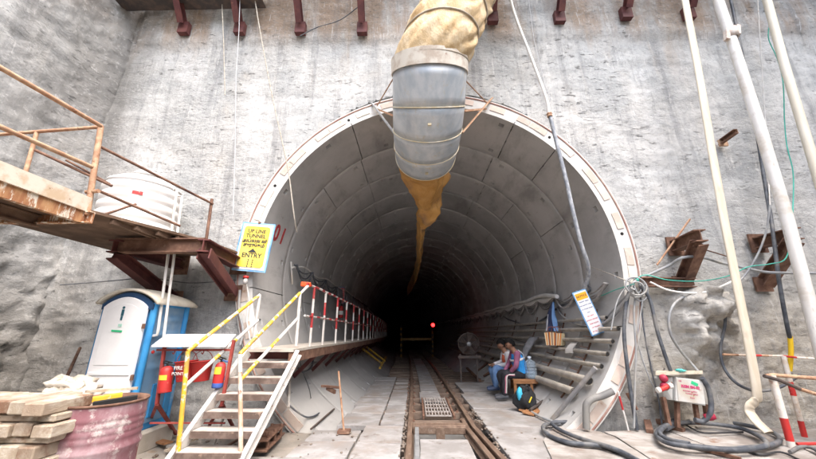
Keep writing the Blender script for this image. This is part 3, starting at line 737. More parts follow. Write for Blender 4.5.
for i, dz in ((1,.02),(3,.05)):
    c = ctr[i].lerp(ctr[min(i+1,4)], .45); d = tilt((STN[i][0]+STN[min(i+1,4)][0])/2); nrm = V((0,-d.z*-1,d.y*-1)); nrm = V((0, d.z, -d.y)).normalized()
    mb = MB(); mb.box(c+nrm*(RAD[i]+.01), (.05,.03,.03)); mb.build('lug', SEAM, elb)
for sx, A in ((-1, [(372,103),(395,134)]), (1, [(492,98),(462,133)])):
    p = Y(A[0][0], A[0][1], -.02); q = Y(A[1][0], A[1][1], -.55)
    mb = MB(); mb.bar(p, q, .05, .02); mb.build('brace', OLDRUST if sx > 0 else GREYSTEEL, elb)
    p2 = Y(*((377,109) if sx < 0 else (486,109)), -.03); q2 = Y(*((394,116) if sx < 0 else (464,111)), -.6)
    mb = MB(); mb.bar(p2, q2, .03, .03); mb.build('brace', OLDRUST, elb)
    p3 = Y(*((377,106) if sx < 0 else (488,104)), -.03); q3 = Y(*((393,79) if sx < 0 else (466,81)), -1.0)
    mb = MB(); mb.tube([p3, q3], .011, 6); mb.build('tie_wire', OLDRUST, elb)
# fabric duct above
dct = thing('fabric_duct', d0+V((0,0,.4)), 'cream spiral wound fabric ventilation duct coming down from above into the elbow', 'air duct')
path = [d0+up0*.12]; tl_ = [24]
for k in range(60):
    f_ = max(-4, 24-k*2.6); path.append(path[-1]-tilt(f_)*.05+V((.0205,0,0))); tl_.append(f_)
n = 96; P = []; PITCH = .40
for j, c in enumerate(path):
    sg = j*.05
    for sub in range(2):
        if sub and j == len(path)-1: break
        ss = sg+sub*.025; cc = c if not sub else c.lerp(path[j+1], .5); d = tilt(tl_[j]); a_ = V((1,0,0)); b_ = d.cross(a_).normalized()
        for k in range(n):
            th = 2*PI*k/n; frac = (ss/PITCH) % 1; env = math.sin(PI*frac)
            w1 = noise.noise(V((math.cos(th)*2, math.sin(th)*2, ss*1.6))); amp = .25+.9*abs(noise.noise(V((math.cos(th)*1.4+4, math.sin(th)*1.4, ss*1.1))))
            fold = .095*(abs(math.sin(6.5*th+ss*9+2.2*w1))**.75-.6)*amp+.045*(abs(math.sin(11*th+ss*13+3*w1))-.6)*amp
            r = DR*(1-.0022*j)+.004+.022*env+fold*(.25+.75*env)
            P.append(cc+(a_*math.cos(th)+b_*math.sin(th))*r)
mb = MB(); mb.grid(P, n, len(P)//n, True, closed_u=True); mb.build('fabric_sleeve', FABRIC, dct)
for k in range(8):
    sg = .02+k*PITCH; j = min(int(sg/.05), len(path)-2); c = path[j].lerp(path[j+1], sg/.05-j)
    mb = MB(); pr = ring_pts(c, tilt(tl_[j]), DR*(1-.0022*j)+.014, 48); mb.tube(pr+[pr[0]], .013, 6); mb.build('hoop', pmat('duct_hoop', (.33,.28,.22), (.45,.4,.33), scale=9, rough=.6, bump=.2), dct)
# limp orange duct going in
Zr = 1.3
sts = [(-.17, 424, None), (.16, 424, 180, .49, .6), (.45, 424.5, 189, .47, .6), (.8, 425.5, 201, .40, .55), (1.1, 427, 211, .31, .48), (1.3, 429, 221, .19, .42), (1.45, 427, 226.5, .11, .36), (1.8, 422.5, 230, .085, .4), (2.6, 420.5, 245, .085, .42), (4, 420, 258, .075, .4), (6, 418.5, 270, .065, .36), (9, 415, 283, .06, .36), (14, 408, 296, .06, .36)]
n = 72; P = []; cE, dE = ctr[-1], tilt(84)
from bisect import bisect
for j, s_ in enumerate(sts):
    if s_[2] is None:
        P0 = ring_pts(cE, dE, DR*.9, n); P.append(P0); continue
    yv, px, py, hw, ht = s_; b = Y(px, py, yv); c = b+V((0,0,ht)); ring = []
    for k in range(n):
        th = 2*PI*k/n
        ring.append(c+V((math.cos(th)*hw, 0, -math.sin(th)*ht if math.sin(th) > 0 else -math.sin(th)*ht*.6)))
    P.append(ring)
# match ring directions: first ring b axis = d x a
r0_ = P[0]; P[0] = [cE+V((math.cos(2*PI*k/n)*DR*.9, -math.sin(2*PI*k/n)*DR*.09, -math.sin(2*PI*k/n)*DR*.9)) for k in range(n)]
fine = []
for j in range(len(P)-1):
    sub = 8
    for t in range(sub):
        f = t/sub; ring = []
        pm = P[max(j-1,0)]; pn = P[min(j+2,len(P)-1)]
        for k in range(n):
            q = P[j][k].lerp(P[j+1][k], f)
            am = .08*min(1, (j+f)/1.5)*(1 if q.y < 1.8 else .45)
            q = q+V((am*noise.fractal(V((q.x*4, q.y*3, q.z*2.2)), .8, 2, 3)+.3*am*math.sin(q.z*16+q.y*7+2*noise.noise(q*5))+.35*am*noise.noise(q*11), .35*am*noise.noise(q*9), am*.6*noise.noise(V((q.x*4, q.y*4, 8)))))
            ring.append(q)
        fine += ring
fine += P[-1]
mb = MB(); mb.grid(fine, n, len(fine)//n, True, closed_u=True); mb.build('limp_duct', ORANGEF, None, 'orange collapsed fabric duct hanging from the elbow and trailing into the tunnel', 'air duct')

# ------------------------------------------------------------------ access platform upper left
ZP = 2.45
pA, pB = Z(88,212,ZP), Z(206,242,ZP); YA = pA.y
plat = thing('access_platform', pA, 'rusty steel access platform with pipe handrail bracketed to the upper left wall', 'platform')
UNDER = pmat('platform_underside', (.12,.075,.05), (.19,.12,.08), scale=5, wear=(.28,.18,.11), wlo=.6, whi=.72, rough=.9, bump=.3)
wB = V((Y(243,252,-.02).x, .0, ZP)); xl = pA.x-1.25
low = [pA, pB, V((pB.x+.08,-.02,ZP)), V((xl,-.02,ZP)), V((xl,YA,ZP))]
mb = MB(); m = len(low); tp = [p+V((0,0,.03)) for p in low]
mb.add(low+tp, [tuple(range(m-1,-1,-1)), tuple(range(m,2*m))]+[(k,(k+1)%m,m+(k+1)%m,m+k) for k in range(m)]); mb.build('floor_plate', UNDER, plat)
for f in (.18,.36,.54,.72,.9):
    mb = MB(); p = pA.lerp(pB, f)+V((-.03,0,-.03)); mb.bar(p, V((p.x-1.6+.6*f, p.y+.0, p.z)) if False else V((p.x,-.03,p.z)), .035, .05); mb.build('joist', UNDER, plat)
# front beam and arms
bz = ZP-.13; f0 = Z(117,246,bz); f1 = Z(207,246,bz); f0.y = f1.y = (f0.y+f1.y)/2
mb = MB(); mb.ibeam(f0, f1, .18, .12); mb.build('front_beam', RUST, plat)
for p, sp_ in ((f0, (147,299)), (f1, (233,293))):
    xw = p.x if p is f0 else Y(240,256,-.03).x
    mb = MB(); mb.ibeam(p+V((0,-.07,-.01)), V((xw,-.03,bz-.01)), .16, .14); mb.build('bracket_arm', MAROON, plat)
    bw = Y(sp_[0], sp_[1], -.03); bw.x = xw if p is f0 else bw.x
    mb = MB(); mb.ibeam(p+V((0,-.02,-.1)), bw+V((0,-.02,.0)), .15, .14, up=(0,-1,.3)); mb.build('bracket_strut', MAROON, plat)
    mb = MB(); mb.box((xw,-.015,bz-.02), (.26,.03,.3)); mb.build('wall_plate', RUST, plat)
    mb = MB(); mb.box((bw.x,-.015,bw.z), (.26,.03,.24)); mb.build('wall_plate', RUST, plat)
# upper walkway along the left wall
xe = pA.x; yN = -4.3
mb = MB(); mb.hexa([V((-6.25,yN,ZP-.03)),V((xe-.02,yN,ZP-.03)),V((xe-.02,YA,ZP-.03)),V((-6.25,YA,ZP-.03))],[V((-6.25,yN,ZP)),V((xe-.02,yN,ZP)),V((xe-.02,YA,ZP)),V((-6.25,YA,ZP))]); mb.build('floor_plate', UNDER, plat)
for xx in (xe-.5, xe-1.2):
    mb = MB(); mb.ibeam((xx,yN,ZP-.1), (xx,YA,ZP-.1), .12, .08); mb.build('joist', UNDER, plat)
EDGE = pmat('splashed_rust_edge', (.3,.13,.06), (.45,.25,.12), scale=14, stretch=(1,1,.25), wear=(.66,.6,.5), wscale=16, wstretch=(1,1,.3), wlo=.5, whi=.58, rough=.85, bump=.4)
TOE = pmat('cement_splashed_board', (.62,.56,.47), (.5,.38,.26), scale=7, wear=(.3,.2,.13), wscale=12, wlo=.62, whi=.7, rough=.9, bump=.5)
mb = MB(); mb.channel(V((xe-.015,yN,ZP-.06)), V((xe-.015,YA,ZP-.06)), .12, .05, flip=-1); mb.build('edge_channel', EDGE, plat)
mb = MB(); mb.box((xe-.005,(yN+YA)/2,ZP+.075), (.02,YA-yN,.15)); mb.build('toe_board', TOE, plat)
mb = MB(); mb.channel(V((-6.2,YA+.02,ZP-.06)), V((xe+.06,YA+.02,ZP-.06)), .12, .05, flip=1); mb.build('edge_channel', EDGE, plat)
def prail(name, pts, r=.02, mat=OLDRUST): mb = MB(); mb.tube(pts, r, 8); return mb.build(name, mat, plat)
cp0 = V((xe,YA,ZP-.03)); cp1 = Y(101,126,YA)
prail('corner_post', [cp0, cp1], .027)
prail('top_rail', [X(-6,64,xe), X(101,126,xe)], .022); prail('mid_rail', [X(-6,124,xe), X(92,167,xe)], .022)
prail('top_rail', [Y(-20,136,YA), Y(100,127,YA)], .018); prail('rail_post', [Y(37,132,YA), Y(25,174,YA)], .02)
prail('mid_rail', [Y(35,150,YA), Y(112,186,YA+.35)], .016, RUST); prail('rail_post', [Y(66,160,YA+.1), Y(110,184,YA+.36)], .012, RUST)
prail('top_rail', [Y(97,145,YA), Y(213,204,pB.y)], .017, RUST); prail('mid_rail', [Y(97,190,YA), Y(180,226,(YA+2*pB.y)/3)], .016, RUST)
prail('end_post', [Y(212,199,pB.y), pB+V((0,0,-.02))], .02, RUST); prail('brace', [Y(103,215,YA+.2), Y(136,204,YA+.5)], .013, RUST)
prail('stub', [Y(86,192,YA), Y(99,191,YA)], .02)

# white water tank on the platform
TANKM = pmat('white_tank_plastic', (.66,.65,.63), (.6,.59,.565), scale=3, rough=.45, bump=.08, dirt=(.55,.5,.42), dlo=.62, dhi=.85)
yt = -.62; tl, tr = Y(108,205,yt), Y(174,212,yt); rT = (tr.x-tl.x)/2*.95; cT = V(((tl.x+tr.x)/2, yt, ZP+.033)); hT = Y(141,180,yt).z-cT.z
prof = [(0,0),(rT*.97,0),(rT,.02)]
nr = 6; hb = hT*.82
for i in range(nr):
    z0 = .02+i*(hb-.02)/nr; dz = (hb-.02)/nr
    prof += [(rT, z0+dz*.12),(rT*1.0, z0+dz*.72),(rT*.965, z0+dz*.82),(rT*.965, z0+dz*.92)]
prof += [(rT, hb),(rT*.93, hb+.05),(rT*.7, hb+(hT-hb)*.7),(rT*.34, hT-.01),(rT*.33,hT+.03),(0,hT+.04)]
tank = thing('water_tank', cT, 'white ribbed plastic water tank standing on the rusty platform', 'water tank')
mb = MB(); mb.lathe(prof, 40, cT); mb.build('tank_body', TANKM, tank)
mb = MB(); mb.lathe([(0,hT+.03),(rT*.38,hT+.03),(rT*.38,hT+.07),(rT*.3,hT+.1),(0,hT+.11)], 30, cT); mb.build('lid', TANKM, tank)
lg = cT+V((rT*.55,-rT*.84,hT*.62)); mb = MB(); mb.box(lg, (.12,.006,.05), (0,0,.5)); mb.build('red_mark', REDP, tank)
# PVC pipes running down
def pvc(pts, lab, r=.016, mat=WHITEPIPE, name='water_pipe', cat='pipe', grp=None, n=8, sm=False):
    mb = MB(); mb.tube(smooth_path(pts, 6) if sm else pts, r, n); return mb.build(name, mat, None, lab, cat, grp)
yp = -.95
pvc([Y(174,190,yp), Y(177,189,yp), Y(158,331,yp), Y(157,335,yp), Y(147,337,yp)], 'thin white pipe from the tank bending into the blue toilet side', .017, grp='white water pipes')
pvc([Y(178,196,yp), Y(182,196,yp), Y(163,342,yp)], 'thin white pipe from the tank ending behind the white canopy sheet', .016, grp='white water pipes')

# ------------------------------------------------------------------ portable toilet
BLUE = pmat('toilet_blue_plastic', (.03,.22,.5), (.045,.28,.57), scale=3, rough=.5, bump=.15, dirt=(.3,.4,.5), dlo=.5, dhi=.8, wear=(.5,.55,.58), wscale=6, wlo=.66, whi=.8)
FADEB = pmat('faded_blue_panel', (.14,.28,.45), (.25,.36,.48), scale=2.5, rough=.6, bump=.15, dirt=(.09,.23,.42), dlo=.5, dhi=.75)
DOORW = pmat('toilet_white_plastic', (.8,.8,.8), (.74,.74,.74), scale=3, rough=.5, bump=.1, dirt=(.62,.6,.56), dlo=.66, dhi=.9)
NAVY = pmat('navy_edge', (.015,.05,.12), rough=.5, bump=0)
tx0, tx1, ty0, ty1, tz0, tz1 = -4.21, -3.56, -1.02, -.36, .16, 1.63
toi = thing('portable_toilet', ((tx0+tx1)/2, (ty0+ty1)/2, 0), 'blue portable toilet cabin with white arched door and pale domed roof', 'portable toilet')
mb = MB(); mb.box(((tx0+tx1)/2+.03,(ty0+ty1)/2,.05), (tx1-tx0+.1,ty1-ty0+.05,.22)); mb.build('plinth', pmat('plinth_concrete', (.42,.38,.32), (.5,.46,.4), scale=4, rough=.9, bump=.4), toi, bevel=.015)
mb = MB(); mb.box(((tx0+tx1)/2,(ty0+ty1)/2+.01,(tz0+tz1)/2), (tx1-tx0-.04,ty1-ty0-.03,tz1-tz0)); mb.build('cabin', BLUE, toi, bevel=.01)
for x_, y_ in ((tx1-.02,ty0+.03),(tx0+.02,ty0+.03),(tx1-.02,ty1-.03)):
    mb = MB(); mb.tube([V((x_,y_,tz0)),V((x_,y_,tz1))], .038, 10); mb.build('corner_post', BLUE, toi)
# side panel with moulded ribs
P = []; nz, ny = 60, 8
for j in range(nz+1):
    z = tz0+.08+(tz1-tz0-.12)*j/nz; t = j/nz
    if t > .42: bul = .022*max(0, math.sin((t-.42)/.58*PI*2*4.0))**.6 if math.sin((t-.42)/.58*PI*8) > 0 else 0
    else: bul = .012
    for i in range(ny+1):
        y_ = ty0+.09+(ty1-ty0-.17)*i/ny; e = min(1, 4*min(i, ny-i)/ny+.0)
        P.append(V((tx1-.018+bul*min(1, e), y_, z)))
mb = MB(); mb.grid(P, ny+1, nz+1, True); mb.build('side_panel', FADEB, toi)
for yy in (.3,.55):
    mb = MB(); mb.box((tx1-.004, ty0+yy, tz0+.32), (.02,.1,.38)); mb.build('side_recess', BLUE, toi, bevel=.008)
# door: an arched slab
def arch(x0, x1, z0, zs, rise, y, n=14):
    pts = [V((x0,y,z0)), V((x1,y,z0))]
    for k in range(n+1):
        t = k/n; pts.append(V((x1+(x0-x1)*t, y, zs+rise*math.sin(PI*t)**.8)))
    return pts
def arch_slab(x0,x1,z0,zs,rise,y0,y1):
    f = arch(x0,x1,z0,zs,rise,y0); b = arch(x0,x1,z0,zs,rise,y1); m = len(f)
    return f+b, [tuple(range(m-1,-1,-1)), tuple(range(m,2*m))]+[(k,(k+1)%m,m+(k+1)%m,m+k) for k in range(m)]
mb = MB(); mb.add(*arch_slab(tx0+.0,tx1-.0,tz1-.08,tz1-.02,.15,ty0-.02,ty0+.02)); mb.build('door_head', NAVY, toi)
door = MB().add(*arch_slab(tx0+.045,tx1-.06,tz0+.05,tz1-.05,.12,ty0-.045,ty0+.0)).build('door', DOORW, toi, bevel=.008)
mb = MB(); mb.add(*arch_slab(tx0+.11,tx1-.12,tz0+.75,tz1-.1,.09,ty0-.052,ty0-.044)); mb.build('raised_panel', DOORW, door, bevel=.004)
mb = MB(); mb.box(((tx0+tx1)/2-.005,ty0-.05,tz0+.66), (tx1-tx0-.16,.02,.035)); mb.build('door_rib', DOORW, door, bevel=.004)
mb = MB(); mb.box(((tx0+tx1)/2-.02,ty0-.05,tz0+.35), (tx1-tx0-.26,.012,.48)); mb.build('raised_panel', DOORW, door, bevel=.006)
for zz in (tz1-.28, tz0+.62, tz0+.2):
    mb = MB(); mb.box((tx1-.045,ty0-.05,zz), (.03,.02,.06)); mb.build('hinge', RUST, door)
mb = MB(); mb.box((tx0+.09,ty0-.055,tz0+.55), (.05,.02,.07)); mb.build('latch', RUST, door)
mx = (tx0+tx1)/2-.01; yy = ty0-.057; PICT = pmat('pictogram_dark', (.02,.09,.12), rough=.6, bump=0); GRN = pmat('sticker_green', (.03,.45,.2), rough=.6, bump=0)
mb = MB(); mb.box((mx,yy,tz1-.12), (.03,.006,.075)); mb.tube([V((mx,yy+.003,tz1-.06)),V((mx,yy-.003,tz1-.06))], .016, 10); mb.box((mx,yy,tz1-.185), (.022,.006,.05)); mb.build('pictogram', PICT, door)
mb = MB(); mb.box((mx+.005,yy,tz1-.27), (.045,.006,.035)); mb.build('sticker', pmat('sticker_pale', (.6,.72,.66), (.3,.55,.45), scale=30, rough=.6, bump=0), door)
mb = MB(); mb.box((mx-.02,yy,tz1-.335), (.13,.006,.022), (0,.06,0)); mb.build('sticker', GRN, door)
# domed roof with an arched front
P = []; nu, nv = 18, 10
for j in range(nv+1):
    t = j/nv; y_ = ty0-.06+(ty1-ty0+.12)*t
    for i in range(nu+1):
        s_ = i/nu; x_ = tx0-.05+(tx1-tx0+.12)*s_
        P.append(V((x_, y_, tz1-.01+(.17+.03*math.sin(PI*t))*math.sin(PI*min(1,max(0,s_)))**.7*(1-.15*t))))
mb = MB(); mb.grid(P, nu+1, nv+1, True); mb.build('roof', pmat('aged_roof_plastic', (.68,.64,.55), (.56,.5,.4), scale=5, wear=(.45,.36,.22), wlo=.6, whi=.75, rough=.6, bump=.25), toi, solid=.03)

# ------------------------------------------------------------------ fire point: canopy stand, extinguishers, buckets
fp = thing('fire_point_stand', Z(175,430,0), 'dark red steel fire point stand with a white sheet canopy', 'fire stand')
FRED = pmat('stand_red_oxide', (.25,.04,.035), (.33,.07,.05), scale=6, rough=.7, bump=.2)
ys_ = -1.12
q0, q1, q2, q3 = Y(151,347,-1.2), Y(226,347,-1.2), Y(236,335,-.72), Y(166,335,-.72)
mb = MB(); mb.hexa([q0,q1,q2,q3], [p+V((0,0,.012)) for p in (q0,q1,q2,q3)]); mb.build('canopy', pmat('white_sheet', (.76,.76,.75), (.7,.7,.68), scale=3, rough=.5, bump=.05), fp)
lp, rpst = [Y(165,344,ys_), Y(157,404,ys_)], [Y(234,340,ys_), Y(222,404,ys_)]
def fbar(p, q, w=.03): mb = MB(); mb.bar(p, q, w, w); mb.build('frame_bar', FRED, fp)
fbar(*lp); fbar(*rpst); fbar(lp[1], Z(146,431,-.03)); fbar(lp[1], Z(176,434,-.03)); fbar(rpst[1], Z(206,431,-.03)); fbar(rpst[1], Z(235,431,-.03))
fbar(Z(146,431,-.03)+V((0,0,.03)), Z(176,434,-.03)+V((0,0,.03)), .02); fbar(Y(150,423,ys_-.05), Y(225,423,ys_-.05), .015)
hb0, hb1 = Y(157,350,ys_), Y(231,350,ys_); fbar(hb0, hb1, .022)
mb = MB(); mb.blob(Y(153,352,ys_), (.018,.018,.02), 6, .1); mb.build('red_lamp', REDP, fp)
FIRERED = pmat('fire_red', (.46,.028,.025), (.37,.03,.027), scale=4, rough=.5, bump=.15, dirt=(.36,.15,.12), dlo=.5, dhi=.75, wear=(.4,.24,.2), wscale=12, wlo=.6, whi=.7)
LBL = pmat('yellow_label', (.8,.6,.05), rough=.5, bump=0); BLUEB = pmat('blue_band', (.06,.12,.4), rough=.5, bump=.1)
def hook(px, parent): mb = MB(); p = Y(px, 351, ys_); mb.tube([p+V((0,0,.02)), p+V((.012,0,-.01)), p+V((.0,0,-.035)), p+V((-.014,0,-.018))], .006, 6); mb.build('hook', FRED, parent)
for px in (174,187,203,222): hook(px, fp)
def extinguisher(px, ptop, pbot, wpx, lab, blue, hosecol):
    T, B = Y(px[0], ptop, ys_), Y(px[1], pbot, ys_); r = (Y(px[0]+wpx/2, ptop, ys_)-T).length; ax = (T-B).normalized(); h = (T-B).length
    e = thing('fire_extinguisher', B, lab, 'fire extinguisher', 'fire extinguishers on the stand')
    z1 = .2*h if blue else .03*h
    mb = MB()
    if blue: mb.lathe([(0,0),(r*.95,.004),(r,.02),(r,z1)], 20, B, ax, mi=1)
    else: mb.lathe([(0,0),(r*.95,.004),(r,.02),(r,z1)], 20, B, ax, mi=0)
    mb.lathe([(r,z1),(r,h*.8),(r*.9,h*.9),(r*.6,h*.97),(r*.3,h),(0,h)], 20, B, ax); mb.build('cylinder', [FIRERED, BLUEB], e)
    mb = MB(); a = V((1,0,0)); side = ax.cross(V((0,1,0))).normalized()
    n = 8; P = []
    for k in range(n+1):
        th = -PI/2-.7+1.4*k/n
        for zz in ((h*.5,h*.68) if not blue else (h*.55,h*.82)): P.append(B+ax*zz+V((math.cos(th),math.sin(th),0))*(r+.003))
    mb.grid(P, 2, n+1, True); mb.build('label', LBL, e)
    mb = MB(); mb.tube([B+ax*h, B+ax*(h+.035)], .014, 8); mb.bar(B+ax*(h+.03)-side*.05, B+ax*(h+.06)+side*.045, .02, .01); mb.bar(B+ax*(h+.02)-side*.01, B+ax*(h+.04)+side*.05, .018, .008); mb.build('valve_handle', BLACK, e)
    mb = MB(); mb.tube(smooth_path([B+ax*(h+.02)-side*.01, B+ax*(h*.95)-side*(r+.035), B+ax*(h*.6)-side*(r+.025), B+ax*(h*.3)-side*(r+.012)], 5), .009, 6); mb.build('hose', hosecol, e)
extinguisher((167.5,164.5), 366, 393, 11.5, 'plain red fire extinguisher with yellow label hanging at the left of the stand', False, RUBBER)
extinguisher((221.5,217), 362, 388, 10, 'red fire extinguisher with blue base ring hanging at the right of the stand', True, pmat('blue_hose', (.03,.1,.3), rough=.5, bump=0))
def bucket(px, lab):
    T, B = Y(px, 361, ys_), Y(px-2, 381, ys_); rt = .135*.86; ax = (T-B).normalized(); h = (T-B).length; rb = rt*.72
    b = thing('fire_bucket', B, lab, 'bucket', 'red fire buckets on the stand')
    mb = MB(); mb.lathe([(0,.0),(rb,.0),(rb+.002,.006),(rt,h),(rt+.007,h+.004),(rt+.007,h-.004),(rt-.004,h),(rb-.004,.01),(0,.01)], 24, B, ax); mb.build('pail', FIRERED, b)
    mb = MB(); pts = [T+V((rt*math.cos(PI*k/12), 0, .115*math.sin(PI*k/12))) for k in range(13)]; mb.tube(pts, .004, 6); mb.build('bail_handle', FRED, b); return B, T, rt
bucket(187, 'left red fire bucket lettered FIRE on the stand behind the yellow post')
B_, T_, rt_ = bucket(202.5, 'right plain red fire bucket hanging beside the extinguisher with the blue base')
TXTW = pmat('lettering_white', (.75,.74,.7), rough=.6, bump=0)
bk = [o for o in bpy.data.objects if o.name == 'fire_bucket'][0]
c_ = Y(185.5,369,ys_)+V((0,-.112,0)); text('FIRE', bk, 'lettering', c_+V((-.01,0,.02)), (1,0,0), (0,-.1,1), .055, TXTW)
text('POINT', bk, 'lettering', c_+V((-.01,.006,-.04)), (1,0,0), (0,-.1,1), .045, TXTW)

# ------------------------------------------------------------------ drum, timber stacks, rag heap
DRUMM = pmat('faded_maroon_drum', (.2,.085,.1), (.34,.25,.265), scale=4, stretch=(1,1,.7), wear=(.45,.39,.375), wscale=9, wlo=.52, whi=.66, dirt=(.2,.03,.04), dscale=3, dlo=.58, dhi=.68, rough=.65, bump=.25)
dc = Y(105,399,-2.3); rD = (Y(146.5,397,-2.3).x-Y(74,397,-2.3).x)/2*.95; hD = dc.z+.045
drum = thing('oil_drum', (dc.x,dc.y,-.045), 'faded maroon open steel drum with rusty rim beside the timber stack', 'drum')
prof = [(0,0),(rD,.0),(rD+.006,.012),(rD,.025)]
for z0, big in ((.33,1),(.62,1)):
    prof += [(rD, hD*z0-.03),(rD+.013, hD*z0-.008),(rD+.013, hD*z0+.008),(rD, hD*z0+.03)]
for k in range(4): prof += [(rD, hD*(.71+k*.055)-.014),(rD+.006, hD*(.71+k*.055)),(rD, hD*(.71+k*.055)+.014)]
prof += [(rD, hD-.02)]
mb = MB(); mb.lathe(prof, 40, (dc.x,dc.y,-.045), wob=.008); mb.build('shell', DRUMM, drum)
mb = MB(); mb.lathe([(rD-.004,hD-.02),(rD+.012,hD-.012),(rD+.012,hD),(rD-.006,hD),(rD-.008,hD-.04)], 40, (dc.x,dc.y,-.045), wob=.008); mb.build('rim', RUST, drum)
mb = MB(); mb.disc((dc.x,dc.y,hD-.13), rD-.008, (0,0,1), 30); mb.build('contents', pmat('drum_contents', (.3,.24,.17), (.14,.11,.08), scale=8, rough=.95, bump=.6), drum)
for th, dz, s_ in ((-1.02,.5,.058),(-1.42,.24,.045)):
    pts = []
    for k in range(14):
        a = 2*PI*k/14; t2 = th+s_*math.cos(a)/rD*(1+.1*math.sin(3*a)); pts.append(V((dc.x+(rD+.009)*math.cos(t2), dc.y+(rD+.009)*math.sin(t2), -.045+hD*dz+s_*.9*math.sin(a+.4))))
    MB().add(pts, [tuple(range(14))]).build('paint_mark', pmat('dark_red_paint_mark', (.3,.02,.03), rough=.5, bump=.1), drum)
mb = MB(); mb.bar(V((dc.x-.12,dc.y-.05,hD-.05)), V((dc.x+.05,dc.y+.1,hD-.03)), .09, .03); mb.build('scrap', YELP, drum)
mb = MB(); mb.bar(V((dc.x+.02,dc.y-.12,hD-.06)), V((dc.x+.22,dc.y+.05,hD-.04)), .07, .03); mb.build('scrap', BLACK, drum)
mb = MB(); mb.bar(V((dc.x-.22,dc.y+.05,hD+.0)), V((dc.x+.12,dc.y+.16,hD+.01)), .02, .02); mb.build('scrap', TIMBER, drum)
# stacked timbers, ends towards the camera on odd courses
yF = -2.72; xr = Y(52,412,yF).x
hs = []
lev = [Y(70,y_,yF).z for y_ in (401,415.5,424,438.5,446,462,472)]
order = 0
for c in range(6):
    z1, z0 = lev[c], lev[c+1]
    if c % 2 == 0:
        xx = xr+(.05 if c == 2 else -.02); k = 0
        while xx > xr-1.15:
            w_ = random.uniform(.12,.17); ln = random.uniform(.36,.44); dy = random.uniform(-.05,.05)
            mb = MB(); mb.box((xx-w_/2,yF+ln/2+dy,(z0+z1)/2+random.uniform(-.004,.004)), (w_-.012,ln,(z1-z0)-.006), (0,0,random.uniform(-.03,.03)))
            lbls = ['top','middle','lowest']; order += 1
            mb.build('timber_block', TIMBER, None, f'cement stained timber end-on in the {lbls[c//2]} course of the stack, {names[k]} from its right end', 'timber', 'stacked timbers beside the drum', bevel=.008); xx -= w_; k += 1
    else:
        for k, dy in enumerate((.02,.24)):
            mb = MB(); mb.box((xr-.62,yF+.08+dy,(z0+z1)/2), (1.25,.14,(z1-z0)-.004), (0,0,random.uniform(-.02,.02)))
            mb.build('timber_bearer', TIMBER, None, f'timber bearer laid crosswise under the {["top","middle","lowest"][c//2]} course of the stack, {["front","back"][k]} one', 'timber', 'timber bearers in the stack', bevel=.008)
RAG = pmat('cement_rag', (.6,.55,.47), (.4,.34,.27), scale=9, rough=.95, bump=.8, bscale=14, bdist=.02, wear=(.22,.17,.12), wlo=.6, whi=.7)
mb = MB()
rc = Y(70,392,-1.9)
for i, (px, py, s_) in enumerate([(60,392,.1),(69,388,.12),(78,390,.1),(84,394,.08),(73,397,.13),(66,399,.11),(80,400,.1),(70,383,.05),(62,386,.05)]):
    p = Y(px, py, -1.9+.05*(i%3)); mb.blob(p, (s_*1.3,s_,s_*.8), 14, .75, 1.6, i+3)
P = []
for j in range(9):
    for i in range(24):
        a = 2*PI*i/24; t = j/8; r = .3*(1-t*.75)+.04*noise.noise(V((a*2, t*3, 1))); P.append(V((rc.x+math.cos(a)*r*1.05, rc.y+.05+math.sin(a)*r*.7, -.05+(rc.z+.0)*t)))
mb.grid(P, 24, 9, True, closed_u=True)
mb.build('rag_heap', RAG, None, 'heap of cement crusted rags and sacks between timber stack and toilet', 'rag heap')
# rod leaning behind
pvc([Y(66,379,-1.0), Y(80,348,-.3)], 'rusty rod leaning on the wall left of the toilet', .018, RUST, 'steel_rod', 'rod')

# rusty trolley piece by the stair foot
t = thing('rail_clamp', Z(264,452,0), 'rusty steel rail clamp block lying at the foot of the stair', 'clamp')
a_, b_ = Z(258,455,0), Z(278,436,0)
for s_ in (0,1):
    mb = MB(); o_ = V((0,0,.03+.1*s_)); mb.bar(a_+o_, b_+o_, .17, .02); mb.build('plate', RUST, t, bevel=.004)
for f in (.15,.5,.85):
    for sx in (-.06,.06):
        mb = MB(); c = a_.lerp(b_, f)+V((sx,0,0)); mb.tube([c+V((0,0,.0)), c+V((0,0,.165))], .02, 6); mb.build('bolt', RUST, t)
mb = MB(); c = a_.lerp(b_, .25); mb.box(c+V((-.02,0,.165)), (.1,.07,.05)); mb.build('lug', RUST, t, bevel=.006)
# loose boards and scrap on the left ground
for i, (p, q, w_, lab, m_) in enumerate([((166,452),(196,441),.06,'grey splintered board lying left of the stair foot',TIMBER),((150,440),(168,446),.1,'short brown board scrap near the fire stand foot',BROWNWOOD),((172,446),(190,452),.13,'flat muddy board below the fire stand',WOODSHEET),((213,455),(247,437),.03,'rusty bar lying under the stair',RUST),((196,434),(212,428),.08,'small pale scrap board behind the stair',TIMBER)]):
    mb = MB(); mb.bar(Z(*p,-.02)+V((0,0,.01)), Z(*q,-.02)+V((0,0,.03)), w_, .02); mb.build('scrap_board', m_, None, lab, 'scrap board', 'scrap boards on the left ground')
pvc([Z(212,452,-.02)+V((0,0,.02)), Y(225,413,-.9)], 'thin pale bar propped under the stair', .014, WHITEP, 'propped_bar', 'bar')
